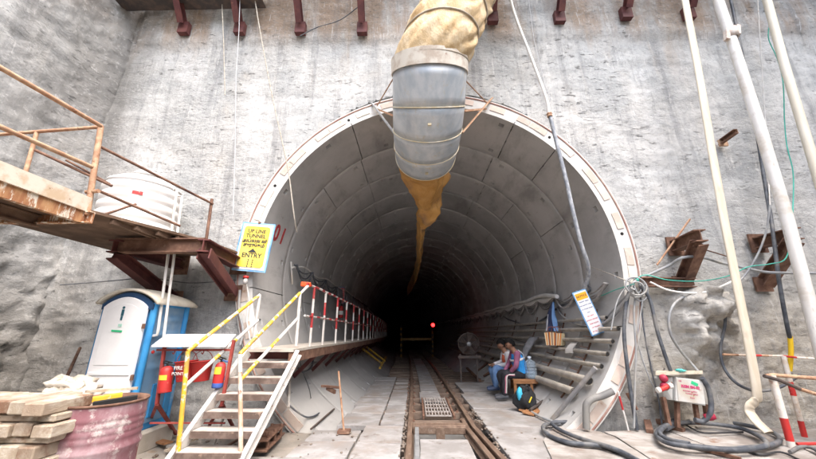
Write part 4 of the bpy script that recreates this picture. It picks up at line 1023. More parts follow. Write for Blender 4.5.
# ------------------------------------------------------------------ people
def remeshed(mb, voxel, smooth=3):
    me = bpy.data.meshes.new('tmp'); me.from_pydata([tuple(p) for p in mb.v], [], mb.f); me.update()
    o = bpy.data.objects.new('tmp', me); COL.objects.link(o)
    md = o.modifiers.new('r', 'REMESH'); md.mode = 'VOXEL'; md.voxel_size = voxel
    if smooth: ms = o.modifiers.new('s', 'SMOOTH'); ms.factor = .5; ms.iterations = smooth
    dg = bpy.context.evaluated_depsgraph_get(); e = o.evaluated_get(dg); m2 = bpy.data.meshes.new_from_object(e)
    out = MB(); out.add([v.co for v in m2.vertices], [tuple(p.vertices) for p in m2.polygons], True)
    bpy.data.objects.remove(o); bpy.data.meshes.remove(me); bpy.data.meshes.remove(m2); return out
def limb(mb, pts, rad, n=12, k=5):
    pts = [V(p) for p in pts]; sp = smooth_path(pts, k); m = len(pts)-1; rs = []
    for i in range(len(sp)):
        t = i/k; j = min(int(t), m-1); f = t-j; rs.append(rad[j]*(1-f)+rad[j+1]*f)
    mb.tube(sp, rs, n)
    for p, r in ((sp[0], rs[0]), (sp[-1], rs[-1])): mb.blob(p, (r*.98,)*3, 6, 0)
def torso(mb, pts, half, deep, side, n=16):
    """elliptical loft along pts; half = half width along side, deep = half depth"""
    P = []; m = 6; sp = smooth_path(pts, m)
    for i, c in enumerate(sp):
        t = i/m; j = min(int(t), len(pts)-2); f = t-j
        w_, d_ = half[j]*(1-f)+half[j+1]*f, deep[j]*(1-f)+deep[j+1]*f
        ax = (sp[min(i+1,len(sp)-1)]-sp[max(i-1,0)]).normalized(); fr = side.cross(ax).normalized()
        P += [c+side*(math.cos(2*PI*k/n)*w_)+fr*(math.sin(2*PI*k/n)*d_) for k in range(n)]
    mb.grid(P, n, len(sp), True, closed_u=True)
    L_ = len(sp); b = len(mb.v)-len(P)
    mb.f.append([b+k for k in range(n)][::-1]); mb.m.append(0); mb.s.append(True)
    mb.f.append([b+(L_-1)*n+k for k in range(n)]); mb.m.append(0); mb.s.append(True)
def frame(fwd, up):
    f = V(fwd).normalized(); u = V(up); u = (u-f*u.dot(f)).normalized(); return f, u, f.cross(u)      # forward, up, right
def head(mb, c, fwd, up, s=1.0):
    f, u, r = frame(fwd, up); c = V(c); n = 20; m = 32; P = []
    for i in range(n+1):
        t = PI*i/n
        for k in range(m):
            a = 2*PI*k/m; x, y, z = math.sin(t)*math.cos(a), math.sin(t)*math.sin(a), math.cos(t)   # x forward, y right, z up
            X_, Y_, Z_ = x*.098, y*.076, z*.118
            if z < 0: Y_ *= 1+.32*z; X_ *= (1+.12*z) if x > 0 else (1+.42*z)
            if x > 0:
                X_ *= .95
                X_ += .026*math.exp(-((y/.16)**2+((z+.16)/.17)**2))         # nose
                X_ += .007*math.exp(-((y/.5)**2+((z-.2)/.1)**2))            # brow
                X_ -= .012*(math.exp(-(((y-.42)/.17)**2+((z-.05)/.1)**2))+math.exp(-(((y+.42)/.17)**2+((z-.05)/.1)**2)))
                X_ += .007*math.exp(-((y/.3)**2+((z+.5)/.07)**2))           # lips
                X_ -= .004*math.exp(-((y/.34)**2+((z+.49)/.02)**2))
                X_ += .008*math.exp(-((y/.3)**2+((z+.85)/.16)**2))          # chin
            P.append(c+(f*X_+r*Y_+u*Z_)*s)
    mb.add(P, [(i*m+k, (i+1)*m+k, (i+1)*m+(k+1)%m, i*m+(k+1)%m) for i in range(n) for k in range(m)], True)
    for sg in (-1, 1): mb.blob(c+(r*.077*sg-u*.008-f*.008)*s, (.018*s,.018*s,.03*s), 6, .1)
def hand(mb, wrist, d, palm_n, s=1.0, curl=.5, thumb=1):
    d, nrm, sd = frame(d, palm_n); w_ = V(wrist)
    limb(mb, [w_, w_+d*.045*s, w_+d*.085*s], [.024*s,.03*s,.026*s]); 
    for i, (off, ln) in enumerate(((-.03,.068),(-.011,.078),(.009,.074),(.028,.058))):
        p = w_+d*.085*s+sd*off*s; pts = [p]; dd = d
        for q in range(3):
            dd = (dd+nrm*curl*(.55+.1*i)).normalized(); p = p+dd*ln*s*(.42,.32,.26)[q]; pts.append(p)
        limb(mb, pts, [.0098*s,.0092*s,.0085*s,.007*s], 8, 3)
    p = w_+d*.03*s+sd*.022*thumb*s; limb(mb, [p, p+(d*.03+sd*.03*thumb+nrm*.012)*s, p+(d*.058+sd*.034*thumb+nrm*.03)*s], [.013*s,.0108*s,.0085*s], 8, 3)
SKIN = pmat('brown_skin', (.2,.1,.062), (.24,.125,.08), scale=12, rough=.55, bump=.05)
HAIR = pmat('black_hair', (.004,.004,.004), (.008,.007,.007), scale=40, rough=.8, bump=.5, bscale=90, spec=.15)
def cloth_mat(name, a, b): return pmat(name, a, b, scale=7, rough=.9, bump=.45, bscale=16, bdist=.012)
def person(label, Y0, J, mats, vest=None, phone=False, s=.95):
    side = V((0,-1,0)); P_ = {k: Y(v[0], v[1], Y0) for k, v in J.items()}
    fz = .012
    per = None
    base = P_['ankle'].copy(); base.z = 0
    # ---- body
    mb = MB(); hipw, shw = .085*s, .165*s
    pel, che, nek, hd = P_['pelvis'], P_['chest'], P_['neck'], P_['head']
    torso(mb, [pel, pel.lerp(che,.5), che, nek], [.13*s,.125*s,.15*s,.07*s], [.1*s,.09*s,.1*s,.06*s], side)
    limb(mb, [nek-V((0,0,.03)), nek.lerp(hd,.55)], [.055*s,.05*s])
    f_h = V(J.get('look', (-1,.0,-.35)) if False else P_.get('dummy', V((-1,0,-.4)))); head(mb, hd, f_h, V((-.25,0,1)), s)
    arms, legs = [], []
    for sg in (1, -1):
        o_ = side*sg
        sh = nek+o_*shw+V((.01,0,-.055)); el = P_['elbow']+o_*(.21*s); wr = P_['wrist']+o_*(.10*s if not phone else .05)
        if sg < 0: el = el+V((-.03,0,.01)); wr = wr+V((-.05,0,.02))
        arms.append((sh, el, wr)); limb(mb, [sh, sh.lerp(el,.5), el, el.lerp(wr,.5), wr], [.05*s,.045*s,.038*s,.034*s,.024*s])
        dh = (wr-el).normalized(); hand(mb, wr, (dh+V((-.4,0,-.1))).normalized(), V((-.2,0,-1)) if not phone else (V((0,0,1))-o_*.6), s, .45, 1 if sg > 0 else -1)
        hip = pel+o_*hipw+V((-.03,0,-.02)); kn = P_['knee']+o_*(.11*s); an = P_['ankle']+o_*(.1*s)
        if sg < 0: kn = kn+V((-.04,0,0)); an = an+V((.03,0,0))
        an.z = max(an.z, .085); legs.append((hip, kn, an)); limb(mb, [hip, hip.lerp(kn,.5), kn, kn.lerp(an,.4), an], [.085*s,.075*s,.055*s,.052*s,.036*s])
        limb(mb, [an, an+V((-.05,0,-.045)), an+V((-.13,0,-.055))], [.036*s,.036*s,.026*s])
    body = remeshed(mb, .0075, 2).build('person', SKIN, None, label, 'person', 'two seated workers', loc=base)
    # ---- eyes
    f, u, r = frame(V((-1,0,-.4)), V((-.25,0,1)))
    for sg in (-1, 1):
        e = MB(); e.blob(hd+(f*.084+r*.031*sg+u*.008)*s, (.011*s,)*3, 6, 0); e.build('eye', BLACK, body)
    # ---- hair: a close cap that leaves the face free
    hm = MB(); n, m = 14, 28; Pp = []
    for i in range(n+1):
        for k in range(m):
            a = 2*PI*k/m; tmax = 1.12 if math.cos(a) > .25 else (1.12+(2.0-1.12)*sstep(math.cos(a), .25, -.35)); t = tmax*i/n
            x, y, z = math.sin(t)*math.cos(a), math.sin(t)*math.sin(a), math.cos(t)
            q = 1.09+.05*noise.noise(V((x*9,y*9,z*9))); Pp.append(hd+(f*x*.1*q+r*y*.08*q+u*z*.122*q-f*.002)*s)
    hm.grid(Pp, m, n+1, True, closed_u=True); hm.build('hair', HAIR, body, solid=.012)
    # ---- shirt
    mb = MB(); torso(mb, [pel+V((0,0,.0)), pel.lerp(che,.5), che, nek+V((.008,0,-.035))], [.15*s,.15*s,.175*s,.12*s], [.118*s,.112*s,.122*s,.075*s], side)
    for sh, el, wr in arms: limb(mb, [sh, sh.lerp(el,.5), el, el.lerp(wr,.5), el.lerp(wr,.9)], [.068*s,.06*s,.052*s,.046*s,.038*s])
    sm = remeshed(mb, .011, 4)
    for i, v_ in enumerate(sm.v): sm.v[i] = v_+V((.006*noise.noise(v_*14), .006*noise.noise(v_*14+V((5,0,0))), .004*noise.noise(v_*16)))
    sm.build('shirt', mats['shirt'], body)
    mb = MB(); torso(mb, [pel+V((.02,0,.06)), pel+V((0,0,-.02)), pel+V((-.02,0,-.075))], [.15*s,.165*s,.15*s], [.12*s,.13*s,.11*s], side)
    for hip, kn, an in legs: limb(mb, [hip, hip.lerp(kn,.5), kn, kn.lerp(an,.45), an+V((0,0,.02))], [.1*s,.09*s,.074*s,.068*s,.06*s])
    sm = remeshed(mb, .011, 3)
    for i, v_ in enumerate(sm.v): sm.v[i] = v_+V((.006*noise.noise(v_*15), .006*noise.noise(v_*15+V((5,0,0))), 0))
    tr = sm.build('trousers', mats['trousers'], body)
    if 'stripe' in mats:
        hip, kn, an = legs[0]
        for dx, mt in ((0,mats['stripe']),(.022,TXTW)):
            mb = MB(); mb.tube(smooth_path([hip.lerp(kn,.45)+side*.08+V((0,0,dx)), kn+side*.07+V((.01+dx,0,.0)), kn.lerp(an,.45)+side*.062+V((dx,0,0)), an+side*.056+V((dx,0,.03))], 5), .0085, 6); mb.build('side_stripe', mt, tr)
    for hip, kn, an in legs:
        mb = MB(); limb(mb, [an+V((.045,0,-.045)), an+V((-.02,0,-.04)), an+V((-.1,0,-.052)), an+V((-.165,0,-.056))], [.04*s,.047*s,.043*s,.03*s]); sh_ = remeshed(mb, .009, 2)
        for i, v_ in enumerate(sh_.v): sh_.v[i].z = max(v_.z, an.z-.083)
        sh_.build('shoe', mats['shoe'], body)
    if vest:
        mb = MB(); torso(mb, [pel.lerp(che,.02), pel.lerp(che,.5), che, nek+V((.014,0,-.045))], [.165*s,.166*s,.185*s,.10*s], [.132*s,.128*s,.136*s,.088*s], side)
        vm = remeshed(mb, .011, 2); vo = vm.build('vest', vest['m'], body)
        for k_, (f0, wd) in enumerate(vest['bands']):
            c = pel.lerp(nek, f0); ax = (nek-pel).normalized(); fr = side.cross(ax).normalized(); n = 40; P2 = []
            for zz in (-.022, .022):
                for k in range(n):
                    P2.append(c+ax*zz+side*(math.cos(2*PI*k/n)*wd[0]*s)+fr*(math.sin(2*PI*k/n)*wd[1]*s))
            b_ = MB(); b_.grid(P2, n, 2, True, closed_u=True); b_.build('reflective_band', vest['r'], vo, solid=.004)
        for sg in (1,-1):
            b_ = MB(); o_ = side*sg*.085*s; ax = (nek-pel).normalized(); fr = V((1,0,0)); fr = (fr-ax*fr.dot(ax)).normalized()
            pts = [pel.lerp(nek,.58)+o_+fr*.138*s, pel.lerp(nek,.8)+o_+fr*.132*s, nek+o_+fr*.05*s+V((0,0,.012))]
            b_.sweep([(-.02,-.004),(.02,-.004),(.02,.004),(-.02,.004)], pts[0], pts[1], up=fr); b_.sweep([(-.02,-.004),(.02,-.004),(.02,.004),(-.02,.004)], pts[1], pts[2], up=fr)
            b_.build('reflective_strap', vest['r'], vo)
    if phone:
        hp = (arms[0][2]+arms[1][2])/2+V((-.1,0,.0)); t_ = MB().box(hp, (.075,.06,.01), (0,-.35,0)); t_.build('phone', BLACK, None, 'small dark phone held by the seated man in jeans', 'phone', bevel=.003)
    return body
REFL = pmat('reflective_tape', (.66,.67,.68), (.56,.57,.58), scale=8, rough=.4, bump=.1)
person('seated man in white shirt and orange vest with blue jeans looking down at his hands', 2.62,
    dict(pelvis=(512,371), chest=(507.5,358.5), neck=(504.8,351), head=(501.5,345), elbow=(505.5,363), wrist=(496.5,365.5), knee=(494.5,368), ankle=(495,385.5)),
    dict(shirt=cloth_mat('white_shirt', (.62,.62,.66), (.52,.53,.58)), trousers=cloth_mat('blue_jeans', (.09,.17,.33), (.14,.24,.42)), shoe=pmat('navy_shoe', (.03,.05,.1), (.05,.07,.13), rough=.6)),
    vest=dict(m=cloth_mat('orange_vest', (.6,.13,.06), (.5,.1,.05)), r=REFL, bands=[(.42,(.172,.137))]), phone=True)
person('seated man in maroon shirt and blue safety vest with dark striped trousers', 2.05,
    dict(pelvis=(521,373.5), chest=(517.5,359.5), neck=(514.3,350.5), head=(509.6,344.2), elbow=(513,365), wrist=(508.5,372.5), knee=(503.5,374.5), ankle=(503.5,393.5)),
    dict(shirt=cloth_mat('maroon_shirt', (.2,.07,.13), (.27,.1,.17)), trousers=cloth_mat('black_trousers', (.012,.012,.016), (.026,.026,.033)), shoe=pmat('grey_shoe', (.05,.055,.065), (.1,.1,.11), rough=.7), stripe=pmat('pink_stripe', (.5,.18,.25), rough=.8, bump=0)),
    vest=dict(m=cloth_mat('blue_vest', (.02,.2,.52), (.03,.26,.6)), r=REFL, bands=[(.62,(.186,.142))]))

# bench, bottle, backpack, planks
bt = Y(514,378.5,1.95).z; b0, b1 = Y(513,379,1.85), Y(541,382,1.85)
bn = thing('bench', ((b0.x+b1.x)/2, 2.0, 0), 'rough wooden bench under the seated men and the water bottle', 'bench')
xl_, xr_ = b0.x, min(b1.x, 2.02)
MB().box(((xl_+xr_)/2,1.98,bt-.015), (xr_-xl_,.34,.03)).build('seat_board', BROWNWOOD, bn, bevel=.004)
MB().box(((xl_+xr_)/2-.04,2.42,bt-.015), (xr_-xl_,.42,.03)).build('seat_board', TIMBER, bn, bevel=.004)
MB().box(((xl_+xr_)/2-.08,2.84,bt-.015), (xr_-xl_,.38,.03)).build('seat_board', TIMBER, bn, bevel=.004)
MB().box(((xl_+xr_)/2,1.83,bt-.045), (xr_-xl_,.03,.06)).build('apron', BROWNWOOD, bn)
for x_, y_ in ((xl_+.03,1.86),(xr_-.12,1.86),(xl_+.03,2.95),(xr_-.2,2.95)): MB().box((x_,y_,(bt-.03)/2), (.05,.05,bt-.03)).build('leg', BROWNWOOD, bn)
GLASSP, nt_, bs_ = nodes('clear_blue_plastic'); bs_.inputs['Base Color'].default_value = (.6,.72,.82,1); bs_.inputs['Roughness'].default_value = .12; bs_.inputs['Transmission Weight'].default_value = .75; bs_.inputs['IOR'].default_value = 1.2
jb = Y(531.5,380,1.93); jb.z = bt+.002; jh = Y(531,356.5,1.93).z-jb.z; jr = (Y(537.5,370,1.93).x-Y(525.5,370,1.93).x)/2
jar = thing('water_bottle', jb, 'large clear water dispenser bottle standing on the bench behind the blue vest', 'water bottle')
prof = [(0,0),(jr*.92,0),(jr,.02)]; hb_ = jh*.68
for k in range(4): z0 = .03+k*(hb_-.04)/4; dz = (hb_-.04)/4; prof += [(jr,z0),(jr,z0+dz*.7),(jr*.94,z0+dz*.8),(jr*.94,z0+dz*.92)]
prof += [(jr,hb_),(jr*.85,hb_+jh*.08),(jr*.45,hb_+jh*.16),(jr*.24,hb_+jh*.2),(jr*.24,jh-.01)]
MB().lathe(prof, 28, jb).build('bottle_body', GLASSP, jar)
MB().lathe([(0,.01),(jr*.88,.012),(jr*.88,hb_*.55),(0,hb_*.55)], 24, jb).build('water', GLASSP, jar)
MB().lathe([(jr*.3,jh-.03),(jr*.3,jh+.004),(0,jh+.004)], 16, jb).build('cap', pmat('pale_cap', (.55,.62,.7), rough=.4, bump=0), jar)
kb = Z(525,411,0); bp = thing('backpack', kb, 'black backpack with a yellow mark leaning under the bench by the brown planks', 'backpack')
kc = Y(525,400,kb.y); mb = MB(); mb.blob(kc+V((0,0,.0)), (.17,.12,.205), 16, .35, 1.6, 5); 
for i, p in enumerate(mb.v): mb.v[i].z = max(p.z, .004)
mb.build('bag', cloth_mat('black_nylon', (.012,.013,.015), (.028,.03,.035)), bp)
mb = MB(); mb.blob(kc+V((-.1,-.06,.1)), (.05,.05,.11), 8, .3, 2, 2); mb.build('side_bottle', pmat('cyan_plastic', (.05,.4,.6), rough=.4, bump=.1), bp)
mb = MB(); mb.box(kc+V((.05,-.135,.03)), (.018,.012,.1), (.1,.5,0)); mb.build('yellow_mark', LBL, bp)
mb = MB(); mb.tube(smooth_path([kc+V((-.04,-.1,.15)),kc+V((.02,-.12,.25)),kc+V((.07,-.08,.17))],5), .012, 6); mb.build('strap', RUBBER, bp)
for p, q, w_, lab in (((528,414),(551,399),.19,'wide brown plank leaning on the lining right of the backpack'),((522,411),(549,397),.12,'narrow brown plank lying behind the wide one by the backpack')):
    a = Z(*p,.02); b = X(q[0], q[1], 2.25 if w_ > .15 else 2.3); mb = MB(); mb.bar(a, b, w_, .025, up=(-.3,-.6,1)); mb.build('brown_plank', BROWNWOOD, None, lab, 'plank', 'brown planks', bevel=.003)
pvc([Z(530,410,.06), X(553,394,2.2)], 'dark blue steel tube lying on the brown planks', .022, DARKSTEEL, 'steel_tube', 'tube')

# ------------------------------------------------------------------ pipes and cables on the right wall
LINEPIPE = pmat('dusty_service_pipe', (.38,.35,.3), (.5,.465,.41), scale=5, rough=.6, metal=.15, bump=.2, wear=(.22,.13,.09), wlo=.62, whi=.74)
def cylp(th, y, R): a = math.radians(th); return V((R*math.sin(a)+tcx(y), y, ZC+R*math.cos(a)+tcz(y)))
for k, (th, y0, r, rr) in enumerate(((107.5,.32,.03,0),(111.3,-.06,.034,0),(115.2,.0,.034,0),(119.2,.03,.034,0),(123.2,.05,.036,0),(128.6,.12,.06,0),(133.4,.3,.06,0))):
    pts = [cylp(th, y, RI-r-.04) for y in [y0]+[y0+1+i*1.0 for i in range(16)]]
    mb = MB(); mb.tube(pts, r, 12, caps=False); mb.tube([pts[0]+V((0,.001,0)), pts[0]+V((0,.02,0))], r*.72, 12); 
    mb.build('service_pipe', [LINEPIPE], None, f'dusty steel pipe along the right lining, {names[k]} from the top of the bank', 'pipe', 'service pipes along the right lining')
    mb = MB(); mb.disc(pts[0]+V((0,-.002,0)), r*.74, (0,-1,0), 12); mb.build('pipe_bore', BLACK, [o for o in bpy.data.objects if o.name.startswith('service_pipe')][-1])
for k, y in enumerate((.75,2.0,3.6,5.4,7.4)):
    t = thing('pipe_bracket', cylp(136, y, RI-.06), f'rusty bracket strap holding the pipe bank on the right lining, {names[k]} from the portal', 'bracket', 'pipe brackets on the right lining')
    mb = MB(); mb.tube([cylp(104+i*4, y, RI-.015) for i in range(9)], .016, 4); mb.build('strap', RUST, t)
    for th in (109.5,113.5,117.3,121.2,125.5): mb = MB(); mb.bar(cylp(th, y, RI-.02), cylp(th+.6, y+.06, RI-.13), .03, .012); mb.build('arm', RUST, t)
def rc_(px, py, R=RI-.05):
    d = ray(px, py); o_ = CAM-V((0,0,ZC)); a = d.x**2+d.z**2; b = 2*(o_.x*d.x+o_.z*d.z); c = o_.x**2+o_.z**2-R*R
    t = (-b+math.sqrt(b*b-4*a*c))/2/a; return CAM+d*t
# long pale hose with scalloped cables beneath it
HOSEW = pmat('pale_hose', (.7,.69,.66), (.78,.77,.74), scale=5, rough=.6, bump=.2)
pts = [rc_(557,296.5,RI-.15)]; yy = 2.75
while yy < 34: pts.append(cylp(94.9+.4*math.sin(yy*3.3), yy, RI-.15)); yy += .35
pvc(pts, 'long pale hose strung along the right lining above hanging cable loops', .045, HOSEW, 'wall_hose', 'hose')
LOOPC = pmat('loop_cable', (.24,.23,.22), (.42,.4,.38), scale=5, rough=.6, bump=.2, rand=.3)
hk = [.35+i*1.02 for i in range(20)]
for k in range(len(hk)-1):
    if hk[k] < .3: continue
    t = thing('cable_festoon', cylp(96, hk[k], RI-.08), f'hanging loops of cable under the pale hose, {names[k]} from the portal' if k < 12 else 'hanging loops of cable under the pale hose deep in the dark', 'cable loop', 'cable loops on the right lining')
    for q in range(4):
        sg_ = (.16,.23,.28,.12)[q]*random.uniform(.85,1.15); a, b = hk[k], hk[k+1]
        p2 = [cylp(96.2+math.degrees(sg_*4*(i/12)*(1-i/12)/RI), a+(b-a)*i/12, RI-.05-.02*q) for i in range(13)]
        mb = MB(); mb.tube(p2, (.019,.016,.022,.013)[q], 6); mb.build('cable', LOOPC, t)
    if k > 1: # the sheet wrapped over the bundle
        P = []
        for i in range(13):
            f = i/12; a = hk[k]+(1.02)*f; dr = .17*(.35+4*.65*f*(1-f))
            for j in range(5): P.append(cylp(95.4+math.degrees(dr*j/4/RI), a, RI-.1-.03*math.sin(PI*j/4)))
        mb = MB(); mb.grid(P, 5, 13, True); mb.build('wrap_sheet', HOSEW, t, solid=.006)
# sagging cables near the portal on the right lining
def wallc(pix, lab, r=.016, mat=BLACKCABLE, name='cable', cat='cable', grp='cables at the right of the portal', R=RI-.05):
    return pvc([rc_(x, y, R) if not isinstance(x, V) else x for x, y in pix], lab, r, mat, name, cat, grp, 7, True)
wallc([(556,297),(559,312),(572,322),(588,326),(606,322),(622,306),(632,288)], 'thick cable sagging below the tilted notice to the knot at the ring edge', .022, GREYCABLE)
wallc([(500,312),(506,318),(516,322),(530,325),(545,318),(556,309),(566,303),(576,297)], 'dark cable drooping behind the blue jacket to the tilted notice', .022, BLACKCABLE)
wallc([(586,283),(590,290),(583,296),(574,300),(562,305)], 'short dark cable curling under the hanging grey hose', .018, BLACKCABLE)
wallc([(634,289),(620,302),(606,318),(598,330)], 'cable running down from the knot towards the tilted notice', .014, GREYCABLE)
wallc([(634,284),(615,290),(600,296),(588,296)], 'thin green cord tied from the knot to the tilted notice', .007, GREENC, 'cord', 'cord')
wallc([(589,266),(610,274),(632,283)], 'thin yellow rope tied from grey hose to the knot', .007, ROPE, 'tie_rope', 'rope')
wallc([(470,331),(480,340),(492,343),(506,338),(520,341),(535,346)], 'thin dark cable hanging low on the lining behind the men', .009, BLACKCABLE)
# tilted notice
ns_ = [Y(574.5,292.5,.45), Y(588,287.5,.45), Y(603,332.5,.45), Y(589,337,.45)]
cN = sum(ns_, V())/4; rN = ((ns_[1]-ns_[0])+(ns_[2]-ns_[3])).normalized(); uN = ((ns_[0]-ns_[3])+(ns_[1]-ns_[2])); uN = (uN-rN*uN.dot(rN)).normalized(); nN = rN.cross(uN)
wN = ((ns_[1]-ns_[0]).length+(ns_[2]-ns_[3]).length)/2; hN = ((ns_[0]-ns_[3]).length+(ns_[1]-ns_[2]).length)/2
def panel(mb, c, r, u, w_, h_, t, mi=None):
    n_ = V(r).cross(V(u)); f = [c-r*w_/2-u*h_/2, c+r*w_/2-u*h_/2, c+r*w_/2+u*h_/2, c-r*w_/2+u*h_/2]
    return mb.hexa([p-n_*t/2 for p in f], [p+n_*t/2 for p in f], mi)
SIGNW = pmat('sign_white', (.7,.71,.74), (.64,.65,.68), scale=5, rough=.5, bump=0); SIGNB = pmat('sign_blue', (.1,.27,.5), (.14,.33,.56), scale=5, rough=.5, bump=0)
ORG = pmat('sign_orange', (.75,.36,.02), rough=.5, bump=0); INKB = pmat('ink_blue', (.06,.1,.22), rough=.6, bump=0); INKR = pmat('ink_red', (.55,.05,.05), rough=.6, bump=0); INKK = pmat('ink_dark', (.03,.035,.04), rough=.6, bump=0)
nb = thing('notice_board', cN-uN*hN/2, 'tilted blue edged notice with orange header and red lettering on the right lining', 'notice')
panel(MB(), cN, rN, uN, wN, hN, .012).build('backing', SIGNB, nb); panel(MB(), cN+nN*.009, rN, uN, wN*.86, hN*.95, .005).build('face', SIGNW, nb)
panel(MB(), cN+nN*.0125+uN*hN*.37, rN, uN, wN*.8, hN*.15, .004).build('header', ORG, nb)
text('NOTICE', nb, 'lettering', cN+nN*.016+uN*hN*.37, rN, uN, wN*.2, INKK, .001)
for i, (s_, m_) in enumerate((('PERMIT AREA',INKB),('NO ENTRY FOR',INKB),('OUTSIDE STAFF',INKB),('ONLY',INKB),('DO NOT',INKR),('SMOKE OR EAT',INKR),('KEEP CLEAR',INKR),('OF TRAINS',INKR),('AT ALL TIMES',INKR))):
    text(s_, nb, 'lettering', cN+nN*.0135+uN*hN*(.245-.083*i), rN, uN, wN*.115 if i != 3 else wN*.1, m_, .001)
# jacket, striped bag, cloth hung on the pipes
jk = rc_(553,301,RI-.12)
def hang(name, px, w_top, w_bot, yz, lab, cat, mats, split=None, R=RI-.16, th=.05, seed=0):
    (x0,y0),(x1,y1) = px; n, m = 14, 16; mb = MB(); P = []; T = rc_(x0, y0, R); B = rc_(x1, y1, R)
    for j in range(m+1):
        t = j/m; c = T.lerp(B, t); w_ = w_top+(w_bot-w_top)*t
        c.x -= .03*math.sin(PI*t)
        for i in range(n):
            a = 2*PI*i/n; wr = 1+.25*noise.noise(V((math.cos(a)*2+seed, math.sin(a)*2, t*4)))
            P.append(c+V((math.cos(a)*.85*w_*.5*wr+math.sin(a)*th*.6, -math.cos(a)*w_*.42*wr, 0))+V((0, math.sin(a)*th*wr, .01*noise.noise(V((i,j*.4,seed))))))
    for j in range(m):
        for i in range(n):
            mi = split(i/n, j/m) if split else 0
            pass
    b = len(mb.v); mb.v += P
    for j in range(m):
        for i in range(n):
            mb.f.append([b+j*n+i, b+j*n+(i+1)%n, b+(j+1)*n+(i+1)%n, b+(j+1)*n+i]); mb.m.append(split(i/n, j/m) if split else 0); mb.s.append(True)
    mb.f.append([b+i for i in range(n)]); mb.m.append(0); mb.s.append(True); mb.f.append([b+m*n+i for i in range(n)][::-1]); mb.m.append(0); mb.s.append(True)
    return mb.build(name, mats, None, lab, cat)
hang('jacket', ((553,302),(552.5,331)), .05, .26, 0, 'blue and navy jacket hanging from a hook on the right lining', 'jacket', [cloth_mat('navy_cloth', (.025,.035,.08), (.05,.06,.12)), cloth_mat('light_blue_cloth', (.16,.3,.55), (.22,.38,.62)), cloth_mat('white_cloth', (.55,.56,.6), (.48,.5,.54))], lambda a, t: (1 if (a > .75 or a < .12) else 0) if not (.56 < a < .62 and t > .4) else 2, seed=3)
bm_ = [pmat('bag_cream', (.62,.52,.33), rough=.8, bump=.1), pmat('bag_orange', (.6,.2,.04), rough=.8, bump=.1), pmat('bag_brown', (.18,.07,.06), rough=.8, bump=.1)]
cB = rc_(555,339,RI-.2); bag = thing('striped_bag', cB-V((0,0,.12)), 'cream and orange striped shopping bag hanging on the right lining pipes', 'bag')
rB = V((.9,-.45,0)).normalized(); wB_, hB_ = .29, .235
P = []; n = 15
for j in range(7):
    t = j/6
    for i in range(2*n):
        k = i if i < n else 2*n-1-i; fr_ = k/(n-1); s_ = 1 if i < n else -1
        w2 = wB_*(.44+.1*t); P.append(cB+rB*((fr_-.5)*2*w2)*1.0+V((-.05,-.02,0))*s_*(1-.2*abs(fr_-.5))*(.5+.5*(1-t)+.3)+V((0,0,-hB_/2+hB_*t+.012*math.sin(fr_*5)*t)))
mb = MB(); b = len(mb.v); mb.v += P; pat = [0,1,0,2,1,0,2,0,1,2,0,1,0,1,0]
for j in range(6):
    for i in range(2*n):
        k = i if i < n else 2*n-1-i; mb.f.append([b+j*2*n+i, b+j*2*n+(i+1)%(2*n), b+(j+1)*2*n+(i+1)%(2*n), b+(j+1)*2*n+i]); mb.m.append(pat[k]); mb.s.append(False)
mb.f.append([b+i for i in range(2*n)][::-1]); mb.m.append(0); mb.s.append(False)
mb.build('bag_body', bm_, bag)
for s_ in (1,-1):
    mb = MB(); a = cB+rB*-.09+V((-.04*s_,0,hB_/2)); c2 = cB+rB*.09+V((-.04*s_,0,hB_/2)); mb.tube(smooth_path([a, a.lerp(c2,.2)+V((0,0,.1)), a.lerp(c2,.8)+V((0,0,.1)), c2],5), .008, 6); mb.build('handle', bm_[2], bag)
hang('grey_cloth', ((534,337),(524,357)), .2, .13, 0, 'crumpled grey cloth draped over the pipes behind the blue vest', 'cloth', [cloth_mat('grey_cloth_fabric', (.2,.2,.21), (.28,.28,.29))], R=RI-.2, th=.07, seed=9)
hang('plastic_scrap', ((574,343),(569,353)), .1, .12, 0, 'pale flat scrap of card stuck between the upper pipes', 'scrap', [pmat('pale_card', (.5,.48,.45), rough=.8)], R=RI-.12, th=.012, seed=2)
# slanted and bent pipes at the right foot of the ring
pvc([Z(551,421,.0), Y(596,367,.0)+V((-.06,-.1,0))], 'loose grey steel pipe leaning slantwise against the pipe bank', .034, pmat('leaning_pipe', (.27,.27,.28), (.4,.38,.36), scale=4, rough=.5, metal=.3, dirt=(.42,.36,.3)), 'leaning_pipe', 'pipe')
pvc([Y(586.5,429,-.12), Y(586,410,-.12), Y(587.5,403,-.12), Y(593,398.5,-.12), Y(602,396,-.12), Y(613,391,-.14)], 'thick grey bent pipe rising beside the ring foot', .045, pmat('bent_pipe', (.15,.15,.15), (.22,.215,.2), scale=4, rough=.6, bump=.2), 'bent_pipe', 'pipe', None, 12, True)
